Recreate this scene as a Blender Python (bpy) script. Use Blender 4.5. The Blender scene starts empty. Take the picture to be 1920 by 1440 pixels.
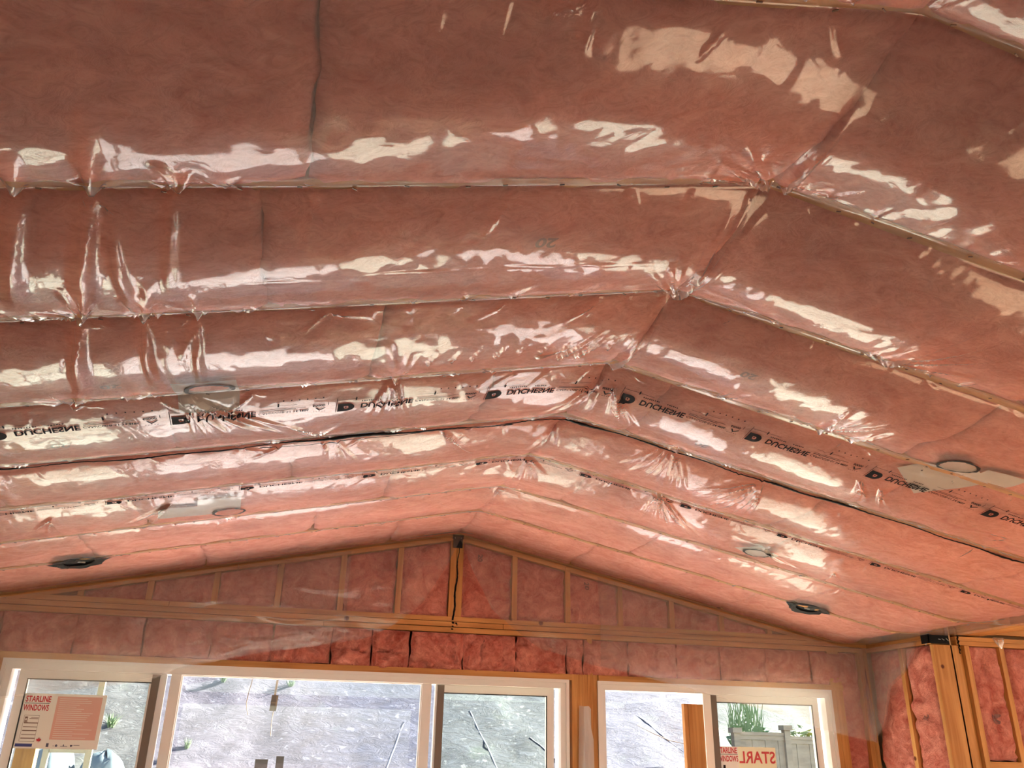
import bpy, bmesh, math, random
import numpy as np
from mathutils import Vector, Matrix

# ------------------------------------------------------------------ camera, sky, sun, exposure
S = bpy.context.scene
C = S.collection
cam_d = bpy.data.cameras.new('camera')
cam_d.sensor_width = 36.0
cam_d.lens = 36.0 * 1587.19 / 1920.0
cam_d.clip_start = 0.02
cam_d.clip_end = 400
cam = bpy.data.objects.new('camera', cam_d)
C.objects.link(cam)
PI_, YA, RO = 0.405769, 0.245652, 0.020111
fw = Vector((math.sin(YA) * math.cos(PI_), math.cos(YA) * math.cos(PI_), math.sin(PI_)))
rt = Vector((math.cos(YA), -math.sin(YA), 0))
up = rt.cross(fw)
r2 = math.cos(RO) * rt + math.sin(RO) * up
u2 = -math.sin(RO) * rt + math.cos(RO) * up
cam.matrix_world = Matrix(((r2.x, u2.x, -fw.x, -1.1307), (r2.y, u2.y, -fw.y, -1.0683), (r2.z, u2.z, -fw.z, 1.658), (0, 0, 0, 1)))
S.camera = cam

world = bpy.data.worlds.new('sky')
S.world = world
world.use_nodes = True
wn = world.node_tree
bg = wn.nodes['Background']
sky = wn.nodes.new('ShaderNodeTexSky')
sky.sky_type = 'NISHITA'
sky.sun_disc = False
sky.sun_elevation = math.radians(29)
sky.sun_rotation = math.radians(72)
wn.links.new(sky.outputs[0], bg.inputs[0])
bg.inputs[1].default_value = 0.9

sun_d = bpy.data.lights.new('sun', 'SUN')
sun_d.energy = 100.0
sun_d.angle = math.radians(0.6)
sun_d.color = (1.0, 0.93, 0.83)
sun = bpy.data.objects.new('sun', sun_d)
C.objects.link(sun)
sun.location = (8, -8, 9)
sun.rotation_euler = Vector((0.78, 0.26, 0.46)).to_track_quat('Z', 'Y').to_euler()

vs = S.view_settings
vs.view_transform = 'Standard'
vs.look = 'None'
vs.gamma = 1.0
vs.use_curve_mapping = False
vs.exposure = 0.85
S.cycles.max_bounces = 8
S.cycles.diffuse_bounces = 4
S.cycles.glossy_bounces = 3
S.cycles.transparent_max_bounces = 16
S.cycles.sample_clamp_indirect = 6.0
S.cycles.use_adaptive_sampling = True
S.cycles.adaptive_threshold = 0.03

ZR = 3.09          # ridge height above the floor
SL = 0.209         # roof pitch
JS = 0.6096        # rafter spacing
YG = 4.97          # inner face of the gable wall
XF = 3.03          # where the vault flattens
YC = 4.217         # wall that faces the camera on the right

# ------------------------------------------------------------------ materials
def mat(name):
    m = bpy.data.materials.new(name)
    m.use_nodes = True
    nt = m.node_tree
    return m, nt, nt.nodes['Principled BSDF']

def nd(nt, typ, **kw):
    n = nt.nodes.new(typ)
    for k, v in kw.items():
        setattr(n, k, v)
    return n

def plain(name, col, rough=0.5, metal=0.0, spec=0.5):
    m, nt, p = mat(name)
    p.inputs['Base Color'].default_value = (*col, 1)
    p.inputs['Roughness'].default_value = rough
    p.inputs['Metallic'].default_value = metal
    p.inputs['Specular IOR Level'].default_value = spec
    return m

def ramp(nt, stops):
    r = nd(nt, 'ShaderNodeValToRGB')
    el = r.color_ramp.elements
    while len(el) < len(stops):
        el.new(0.5)
    for e, (p, c) in zip(el, stops):
        e.position = p
        e.color = (*c, 1)
    return r

def mapped(nt, scale):
    g = nd(nt, 'ShaderNodeNewGeometry')
    mp = nd(nt, 'ShaderNodeMapping')
    mp.inputs['Scale'].default_value = scale
    nt.links.new(g.outputs['Position'], mp.inputs['Vector'])
    return mp

def noise(nt, vec, scale, detail=4, rough=0.55, dist=0.0):
    n = nd(nt, 'ShaderNodeTexNoise')
    n.inputs['Scale'].default_value = scale
    n.inputs['Detail'].default_value = detail
    n.inputs['Roughness'].default_value = rough
    n.inputs['Distortion'].default_value = dist
    nt.links.new(vec.outputs[0], n.inputs['Vector'])
    return n

def bump(nt, src, p, strength, dist):
    b = nd(nt, 'ShaderNodeBump')
    b.inputs['Strength'].default_value = strength
    b.inputs['Distance'].default_value = dist
    nt.links.new(src, b.inputs['Height'])
    nt.links.new(b.outputs[0], p.inputs['Normal'])
    return b

def mixcol(nt, a, b, fac, mode='MULTIPLY'):
    m = nd(nt, 'ShaderNodeMix', data_type='RGBA', blend_type=mode)
    if isinstance(fac, float):
        m.inputs[0].default_value = fac
    else:
        nt.links.new(fac, m.inputs[0])
    nt.links.new(a, m.inputs[6])
    nt.links.new(b, m.inputs[7])
    return m.outputs[2]

def wood(name, axis, light=(0.66, 0.335, 0.115), dark=(0.45, 0.185, 0.05)):
    m, nt, p = mat(name)
    sc = [26, 26, 26]
    sc[axis] = 1.3
    mp = mapped(nt, sc)
    n = noise(nt, mp, 1.0, 5, 0.6, 0.6)
    r = ramp(nt, [(0.3, dark), (0.62, light)])
    nt.links.new(n.outputs[0], r.inputs[0])
    mp2 = mapped(nt, (1, 1, 1))
    v = nd(nt, 'ShaderNodeTexVoronoi')
    v.inputs['Scale'].default_value = 4.2
    nt.links.new(mp2.outputs[0], v.inputs['Vector'])
    kr = ramp(nt, [(0.055, (0.22, 0.09, 0.04)), (0.085, (1, 1, 1))])
    nt.links.new(v.outputs['Distance'], kr.inputs[0])
    big = noise(nt, mp2, 1.7, 2)
    br = ramp(nt, [(0.35, (0.82, 0.78, 0.72)), (0.65, (1, 1, 1))])
    nt.links.new(big.outputs[0], br.inputs[0])
    c = mixcol(nt, r.outputs[0], kr.outputs[0], 1.0)
    c = mixcol(nt, c, br.outputs[0], 1.0)
    nt.links.new(c, p.inputs['Base Color'])
    p.inputs['Roughness'].default_value = 0.62
    p.inputs['Specular IOR Level'].default_value = 0.25
    bump(nt, n.outputs[0], p, 0.15, 0.003)
    return m

WX, WY, WZ = wood('lumber_along_x', 0), wood('lumber_along_y', 1), wood('lumber_along_z', 2)

def pink(name, a, b, sc, rel=0.38):
    m, nt, p = mat(name)
    mp = mapped(nt, sc)
    n1 = noise(nt, mp, 7.0, 8, 0.62, 1.6)
    n2 = noise(nt, mp, 24.0, 6, 0.7, 2.2)
    n3 = noise(nt, mp, 2.2, 3, 0.5, 0.4)
    r1 = ramp(nt, [(0.28, a), (0.5, tuple((x + y) / 2 for x, y in zip(a, b))), (0.72, b)])
    nt.links.new(n1.outputs[0], r1.inputs[0])
    r2_ = ramp(nt, [(0.30, (0.62, 0.52, 0.50)), (0.55, (1, 1, 1))])
    nt.links.new(n2.outputs[0], r2_.inputs[0])
    r3 = ramp(nt, [(0.34, (0.86, 0.80, 0.78)), (0.62, (1, 1, 1))])
    nt.links.new(n3.outputs[0], r3.inputs[0])
    c = mixcol(nt, r1.outputs[0], r2_.outputs[0], 0.6)
    c = mixcol(nt, c, r3.outputs[0], 1.0)
    nt.links.new(c, p.inputs['Base Color'])
    p.inputs['Roughness'].default_value = 0.95
    p.inputs['Specular IOR Level'].default_value = 0.05
    ad = nd(nt, 'ShaderNodeMath', operation='ADD')
    nt.links.new(n1.outputs[0], ad.inputs[0])
    nt.links.new(n2.outputs[0], ad.inputs[1])
    bump(nt, ad.outputs[0], p, rel, 0.02)
    return m

PINK = pink('pink_fibreglass', (0.50, 0.115, 0.085), (0.90, 0.40, 0.32), (1, 1, 1), 0.8)
PINKC = pink('pink_fibreglass_ceiling', (0.64, 0.20, 0.145), (0.88, 0.40, 0.315), (0.8, 1.1, 1))

def film(name, haze, gloss, rough, tint=(0.97, 0.955, 0.945), bump_s=0.25, soft=0.0):
    m, nt, p = mat(name)
    nt.nodes.remove(p)
    out = nt.nodes['Material Output']
    tr = nd(nt, 'ShaderNodeBsdfTransparent')
    tr.inputs[0].default_value = (*tint, 1)
    df = nd(nt, 'ShaderNodeBsdfDiffuse')
    df.inputs[0].default_value = (0.86, 0.82, 0.79, 1)
    tl = nd(nt, 'ShaderNodeBsdfTranslucent')
    tl.inputs[0].default_value = (0.86, 0.82, 0.79, 1)
    ms = nd(nt, 'ShaderNodeMixShader')
    ms.inputs[0].default_value = 0.4
    nt.links.new(df.outputs[0], ms.inputs[1])
    nt.links.new(tl.outputs[0], ms.inputs[2])
    hz = nd(nt, 'ShaderNodeMixShader')
    hz.inputs[0].default_value = haze
    nt.links.new(tr.outputs[0], hz.inputs[1])
    nt.links.new(ms.outputs[0], hz.inputs[2])
    gl = nd(nt, 'ShaderNodeBsdfGlossy')
    gl.inputs['Roughness'].default_value = rough
    fr = nd(nt, 'ShaderNodeFresnel')
    fr.inputs['IOR'].default_value = 1.5
    mu = nd(nt, 'ShaderNodeMath', operation='MULTIPLY', use_clamp=True)
    mu.inputs[1].default_value = gloss
    nt.links.new(fr.outputs[0], mu.inputs[0])
    fin = nd(nt, 'ShaderNodeMixShader')
    nt.links.new(mu.outputs[0], fin.inputs[0])
    nt.links.new(hz.outputs[0], fin.inputs[1])
    gs = nd(nt, 'ShaderNodeBsdfGlossy')
    gs.inputs['Roughness'].default_value = soft
    gm = nd(nt, 'ShaderNodeMixShader')
    gm.inputs[0].default_value = 0.42 if soft > rough else 0.0
    nt.links.new(gl.outputs[0], gm.inputs[1])
    nt.links.new(gs.outputs[0], gm.inputs[2])
    nt.links.new(gm.outputs[0], fin.inputs[2])
    nt.links.new(fin.outputs[0], out.inputs['Surface'])
    mp = mapped(nt, (1, 1, 1))
    n = noise(nt, mp, 16.0, 3, 0.5, 0.8)
    b = nd(nt, 'ShaderNodeBump')
    b.inputs['Strength'].default_value = bump_s
    b.inputs['Distance'].default_value = 0.012
    nt.links.new(n.outputs[0], b.inputs['Height'])
    nt.links.new(b.outputs[0], gl.inputs['Normal'])
    return m

FILM = film('clear_poly_film', 0.16, 0.78, 0.045, bump_s=0.05, soft=0.30)
FILMB = film('milky_poly_film', 0.15, 0.68, 0.06, bump_s=0.05, soft=0.30)
LOOSE = film('loose_poly_film', 0.15, 0.6, 0.10, bump_s=0.05)
STRIPM = film('folded_poly_film', 0.55, 1.5, 0.25)

def glassm(name, haze, tint):
    m = film(name, haze, 0.40, 0.02, tint, 0.0)
    return m
GLASS = glassm('window_glass', 0.002, (0.95, 0.96, 0.97))
GLASSD = glassm('dusty_window_glass', 0.006, (0.90, 0.95, 0.88))

BLACK = plain('black_sealant', (0.010, 0.009, 0.010), 0.45, 0.0, 0.08)
INK = plain('black_ink', (0.014, 0.012, 0.014), 0.7, 0.0, 0.03)
FAINT = plain('grey_batt_ink', (0.22, 0.10, 0.085), 0.9)
VINYL = plain('white_vinyl', (0.78, 0.74, 0.70), 0.4)
STILE_SHADE = plain('shaded_stile', (0.16, 0.12, 0.09), 0.55)  # backlit shade of the sash stile put into its dark colour
GASKET = plain('black_gasket', (0.02, 0.02, 0.02), 0.6)
PAPER = plain('sticker_paper', (0.84, 0.80, 0.74), 0.45)
PAPERY = plain('sticker_back', (0.86, 0.84, 0.62), 0.45)
REDI = plain('red_ink', (0.55, 0.012, 0.02), 0.5)
PINKI = plain('pale_red_print', (0.72, 0.40, 0.33), 0.5)
BLUEI = plain('blue_ink', (0.045, 0.05, 0.22), 0.5)
STEEL = plain('galvanised_steel', (0.40, 0.40, 0.39), 0.5, 0.6)
STAPLE = plain('staple_wire', (0.10, 0.05, 0.03), 0.4, 0.3)
HOUSING = plain('pale_plastic_housing', (0.56, 0.50, 0.46), 0.5)
CANM = plain('grey_can_inside', (0.50, 0.40, 0.36), 0.5)
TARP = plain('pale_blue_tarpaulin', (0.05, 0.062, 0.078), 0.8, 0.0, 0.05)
LEAF = plain('green_leaf', (0.035, 0.065, 0.022), 0.8)
LEAFD = plain('dark_green_leaf', (0.045, 0.08, 0.03), 0.8)
TWIG = plain('dry_twig', (0.10, 0.07, 0.05), 0.9)
STAKE = plain('dark_stained_wood', (0.010, 0.006, 0.006), 0.8, 0.0, 0.03)
GREYBOX = plain('grey_plastic', (0.055, 0.048, 0.042), 0.6, 0.0, 0.1)
CABLE = plain('tan_cable', (0.12, 0.092, 0.068), 0.7, 0.0, 0.1)

def sheet_wood(name, a, b):
    m, nt, p = mat(name)
    mp = mapped(nt, (2.0, 9.0, 9.0))
    n = noise(nt, mp, 1.0, 5, 0.6, 0.5)
    r = ramp(nt, [(0.3, a), (0.7, b)])
    nt.links.new(n.outputs[0], r.inputs[0])
    nt.links.new(r.outputs[0], p.inputs['Base Color'])
    p.inputs['Roughness'].default_value = 0.75
    return m
PLY = sheet_wood('plywood', (0.42, 0.25, 0.12), (0.60, 0.40, 0.22))
DECK = sheet_wood('floor_sheathing', (0.34, 0.22, 0.125), (0.46, 0.32, 0.19))
FENCE = sheet_wood('weathered_fence_wood', (0.09, 0.065, 0.048), (0.16, 0.12, 0.09))

def ground_mat():
    m, nt, p = mat('hillside_ground')
    mp = mapped(nt, (1, 1, 1))
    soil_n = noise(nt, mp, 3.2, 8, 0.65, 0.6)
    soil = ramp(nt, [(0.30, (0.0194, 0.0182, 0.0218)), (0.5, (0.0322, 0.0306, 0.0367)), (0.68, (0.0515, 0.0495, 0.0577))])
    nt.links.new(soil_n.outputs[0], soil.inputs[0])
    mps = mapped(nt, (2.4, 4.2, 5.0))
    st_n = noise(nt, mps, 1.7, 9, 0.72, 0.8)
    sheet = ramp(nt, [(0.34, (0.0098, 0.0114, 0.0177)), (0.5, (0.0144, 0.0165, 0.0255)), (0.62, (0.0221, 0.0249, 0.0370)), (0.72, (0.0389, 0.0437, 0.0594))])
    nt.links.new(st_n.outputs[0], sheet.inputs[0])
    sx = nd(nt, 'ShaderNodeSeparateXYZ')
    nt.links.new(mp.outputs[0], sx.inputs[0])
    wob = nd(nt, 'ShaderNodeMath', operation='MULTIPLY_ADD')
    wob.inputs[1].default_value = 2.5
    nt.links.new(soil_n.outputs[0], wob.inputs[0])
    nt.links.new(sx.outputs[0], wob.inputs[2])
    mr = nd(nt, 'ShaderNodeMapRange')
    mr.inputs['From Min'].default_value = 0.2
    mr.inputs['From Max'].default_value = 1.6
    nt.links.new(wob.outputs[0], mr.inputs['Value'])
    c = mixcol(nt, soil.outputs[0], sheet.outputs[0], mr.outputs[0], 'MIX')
    gn = noise(nt, mp, 1.6, 3, 0.6)
    gr = ramp(nt, [(0.60, (0, 0, 0)), (0.70, (0.1287, 0.1310, 0.1404))])
    nt.links.new(gn.outputs[0], gr.inputs[0])
    grn = nd(nt, 'ShaderNodeRGB')
    grn.outputs[0].default_value = (0.035, 0.055, 0.022, 1)
    c = mixcol(nt, c, grn.outputs[0], gr.outputs[0], 'MIX')
    sp = noise(nt, mp, 11.0, 3, 0.6, 0.3)
    spr = ramp(nt, [(0.62, (0, 0, 0)), (0.70, (0.75, 0.75, 0.75))])
    nt.links.new(sp.outputs[0], spr.inputs[0])
    pale = nd(nt, 'ShaderNodeRGB')
    pale.outputs[0].default_value = (0.085, 0.088, 0.10, 1)
    c = mixcol(nt, c, pale.outputs[0], spr.outputs[0], 'MIX')
    nt.links.new(c, p.inputs['Base Color'])
    p.inputs['Roughness'].default_value = 0.8
    p.inputs['Specular IOR Level'].default_value = 0.08
    bump(nt, st_n.outputs[0], p, 0.6, 0.08)
    return m
GROUND = ground_mat()

# ------------------------------------------------------------------ helpers
def link(o, parent=None):
    C.objects.link(o)
    if parent is not None:
        o.parent = parent
        o.matrix_parent_inverse = Matrix.Identity(4)
    return o

def wloc(o):
    v = Vector(o.location)
    p = o.parent
    while p is not None:
        v = v + Vector(p.location)
        p = p.parent
    return v

def tag(o, label=None, cat=None, group=None, kind=None):
    if label:
        o['label'] = label
    if cat:
        o['category'] = cat
    if group:
        o['group'] = group
    if kind:
        o['kind'] = kind
    return o

def empty(name, loc=(0, 0, 0), parent=None):
    o = bpy.data.objects.new(name, None)
    o.empty_display_size = 0.05
    link(o, parent)
    o.location = Vector(loc) - (wloc(parent) if parent else Vector())
    return o

def mesh(name, verts, faces, m, parent=None, smooth=False):
    """verts in world coordinates; the origin goes to the middle of the underside"""
    V = np.asarray(verts, dtype=np.float64).reshape(-1, 3)
    lo, hi = V.min(0), V.max(0)
    o0 = np.array([(lo[0] + hi[0]) / 2, (lo[1] + hi[1]) / 2, lo[2]])
    me = bpy.data.meshes.new(name)
    me.from_pydata((V - o0).tolist(), [], [tuple(int(i) for i in f) for f in faces])
    me.materials.append(m)
    if smooth:
        me.polygons.foreach_set('use_smooth', [True] * len(me.polygons))
    me.update()
    o = bpy.data.objects.new(name, me)
    link(o, parent)
    o.location = Vector(o0) - (wloc(parent) if parent else Vector())
    return o

BF = [(0, 3, 2, 1), (4, 5, 6, 7), (0, 1, 5, 4), (1, 2, 6, 5), (2, 3, 7, 6), (3, 0, 4, 7)]
def boxdata(lo, hi):
    a, b = lo, hi
    return [(a[0], a[1], a[2]), (b[0], a[1], a[2]), (b[0], b[1], a[2]), (a[0], b[1], a[2]),
            (a[0], a[1], b[2]), (b[0], a[1], b[2]), (b[0], b[1], b[2]), (a[0], b[1], b[2])]

def box(name, lo, hi, m, parent=None):
    return mesh(name, boxdata(lo, hi), BF, m, parent)

def boxes(name, bl, m, parent=None):
    V, F = [], []
    for lo, hi in bl:
        n = len(V)
        V += boxdata(lo, hi)
        F += [tuple(i + n for i in f) for f in BF]
    return mesh(name, V, F, m, parent)

def frame4(name, x0, x1, z0, z1, w, y0, y1, m, parent):
    """a rectangular ring in the xz plane, one mesh"""
    ox = [x0, x1, x1, x0]; oz = [z0, z0, z1, z1]
    ix = [x0 + w, x1 - w, x1 - w, x0 + w]; iz = [z0 + w, z0 + w, z1 - w, z1 - w]
    V, F = [], []
    for y in (y0, y1):
        V += [(a, y, b) for a, b in zip(ox, oz)] + [(a, y, b) for a, b in zip(ix, iz)]
    for i in range(4):
        j = (i + 1) % 4
        F += [(i, j, 4 + j, 4 + i), (8 + i, 12 + i, 12 + j, 8 + j), (i, 8 + i, 8 + j, j), (4 + i, 4 + j, 12 + j, 12 + i)]
    return mesh(name, V, F, m, parent)

def tube(name, pts, rad, m, parent=None, seg=7, flat=1.0):
    P = [Vector(p) for p in pts]
    V, F = [], []
    for i, p in enumerate(P):
        t = (P[min(i + 1, len(P) - 1)] - P[max(i - 1, 0)]).normalized()
        a = Vector((0, 0, 1)) if abs(t.z) < 0.9 else Vector((1, 0, 0))
        u = t.cross(a).normalized()
        w = u.cross(t).normalized()
        r = rad[i] if hasattr(rad, '__len__') else rad
        for k in range(seg):
            an = 2 * math.pi * k / seg
            V.append(p + u * (math.cos(an) * r) + w * (math.sin(an) * r * flat))
    for i in range(len(P) - 1):
        for k in range(seg):
            k2 = (k + 1) % seg
            F.append((i * seg + k, i * seg + k2, (i + 1) * seg + k2, (i + 1) * seg + k))
    F.append(tuple(range(seg)))
    F.append(tuple(range((len(P) - 1) * seg, len(P) * seg))[::-1])
    return mesh(name, [tuple(v) for v in V], F, m, parent, True)

def vnoise(x, y, cell, seed):
    """smooth value noise on arrays"""
    rng = np.random.RandomState(seed)
    T = rng.rand(256, 256) * 2 - 1
    fx, fy = x / cell + 500.3, y / cell + 500.7
    ix, iy = np.floor(fx).astype(int), np.floor(fy).astype(int)
    tx, ty = fx - ix, fy - iy
    tx = tx * tx * tx * (tx * (tx * 6 - 15) + 10)
    ty = ty * ty * ty * (ty * (ty * 6 - 15) + 10)
    g = lambda a, b: T[a % 256, b % 256]
    return (g(ix, iy) * (1 - tx) * (1 - ty) + g(ix + 1, iy) * tx * (1 - ty) + g(ix, iy + 1) * (1 - tx) * ty + g(ix + 1, iy + 1) * tx * ty)

def roof(x):
    """inner roof line (the underside of the rafters)"""
    ax = np.abs(np.asarray(x, float))
    z = ZR - SL * (np.sqrt(ax * ax + 0.03 ** 2) - 0.004)
    flat = ZR - SL * XF
    k = 0.02
    h = np.clip(0.5 + 0.5 * (z - flat) / k, 0, 1)
    return flat * (1 - h) + z * h + k * h * (1 - h)

BAY = {-2: 0.05, -1: 0.055, 0: 0.058, 1: 0.056, 2: 0.052, 3: 0.046, 4: 0.044, 5: 0.034, 6: 0.024, 7: 0.018}
def bulge(x, y):
    x = np.asarray(x, float); y = np.asarray(y, float)
    k = np.floor(y / JS)
    t = y / JS - k
    e = np.where(x < 0, 0.001, 0.002 + 0.015 * np.clip(x / 0.4, 0, 1)) / JS
    t = np.clip((t - e) / (1 - 2 * e), 0, 1)
    amp = np.vectorize(lambda q: BAY.get(int(q), 0.02 if q > 0 else 0.05))(k) if k.size < 2000 else np.select([k == q for q in BAY], [BAY[q] for q in BAY], 0.03)
    lat = 0.85 + 0.25 * vnoise(x, y, 0.55, 5)
    ends = np.clip((3.30 - np.abs(x)) / 0.5, 0.25, 1)
    eps = 0.03 + 0.16 * np.sin(np.pi * t)
    rid = SL * (np.sqrt(x * x + eps * eps) - np.sqrt(x * x + 0.0009))
    return amp * lat * ends * np.sin(np.pi * t) ** 0.68 + rid

ORD = ['first', 'second', 'third', 'fourth', 'fifth', 'sixth', 'seventh', 'eighth', 'ninth', 'tenth', 'eleventh', 'twelfth', 'thirteenth', 'fourteenth', 'fifteenth', 'sixteenth', 'seventeenth', 'eighteenth']

# ------------------------------------------------------------------ the setting: floor, walls, roof
fl = box('floor', (-3.5, -5.2, -0.12), (5.4, 5.1, 0.0), DECK)
tag(fl, 'bare plywood subfloor of the unfinished room', kind='structure')

lw = boxes('wall_left', [((-3.46, -5.2, 0), (-3.32, 5.11, 2.46))], PLY)
tag(lw, 'left side wall below the vaulted ceiling', kind='structure')
bw = boxes('wall_back', [((-3.32, -5.2, 0), (-2.7, -5.06, 2.9)), ((4.6, -5.2, 0), (5.4, -5.06, 2.4)), ((-2.7, -5.2, 2.25), (4.6, -5.06, 2.44)), ((1.2, -5.2, 0), (4.6, -5.06, 2.25))], PLY)
tag(bw, 'wall behind the viewer with wide open doorways', kind='structure')
rw = boxes('wall_outer', [((5.26, -5.06, 2.2), (5.4, 4.3, 2.46)), ((5.26, -5.06, 0), (5.4, 4.3, 1.0)), ((5.26, -5.06, 1.0), (5.4, 2.05, 2.2)), ((5.26, 2.95, 1.0), (5.4, 4.3, 2.2))], PLY)  # unseen hole, placed and sized to throw warm sun onto the floor
tag(rw, 'far right outer wall with one unseen hole made to let sunlight in', kind='structure')

# the roof deck above the rafters
def roofslab(name, x0, x1, y0, y1, dz, th, m, parent=None):
    V = []
    for z in (dz, dz + th):
        for (x, y) in ((x0, y0), (x1, y0), (x1, y1), (x0, y1)):
            V.append((x, y, ZR - SL * abs(x) + z))
    return mesh(name, V, BF, m, parent)

ceil = empty('ceiling', (0, 0, 2.4))
tag(ceil, 'vaulted ceiling framing over the room', kind='structure')
roofslab('roof_deck', -3.9, 0, -5.6, 6.5, 0.25, 0.02, PLY, ceil)  # overhang past the gable lengthened to keep sun off the windows
roofslab('roof_deck', 0, 3.9, -5.6, 6.5, 0.25, 0.02, PLY, ceil)
box('roof_deck', (3.4, -5.6, 2.72), (5.75, 4.6, 2.74), PLY, ceil)

def rafter(y, sgn):
    a, b, t = y - 0.019, y + 0.019, 0.24
    V = []
    xs = (0.0, XF, 3.44) if sgn > 0 else (0.0, -XF, -3.44)
    zb = [ZR, ZR - SL * XF, ZR - SL * XF]
    for x, z in zip(xs, zb):
        zt = ZR - SL * abs(x) + t
        V += [(x, a, z), (x, b, z), (x, b, zt), (x, a, zt)]
    F = [(0, 1, 2, 3), (8, 11, 10, 9)]
    for i in (0, 4):
        for j in range(4):
            k = (j + 1) % 4
            F.append((i + j, i + 4 + j, i + 4 + k, i + k))
    return mesh('rafter', V, F, WX, ceil)

for k in range(-8, 9):
    y = k * JS if k < 8 else 4.949
    rafter(y, -1)
    rafter(y, 1)
box('flush_beam', (3.472, -5.0, 2.462), (3.74, YC + 0.14, 2.70), WY, ceil)
for k in range(-8, 8):
    box('ceiling_joist', (3.742, k * JS - 0.019, 2.48), (5.24, k * JS + 0.019, 2.70), WX, ceil)

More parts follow.
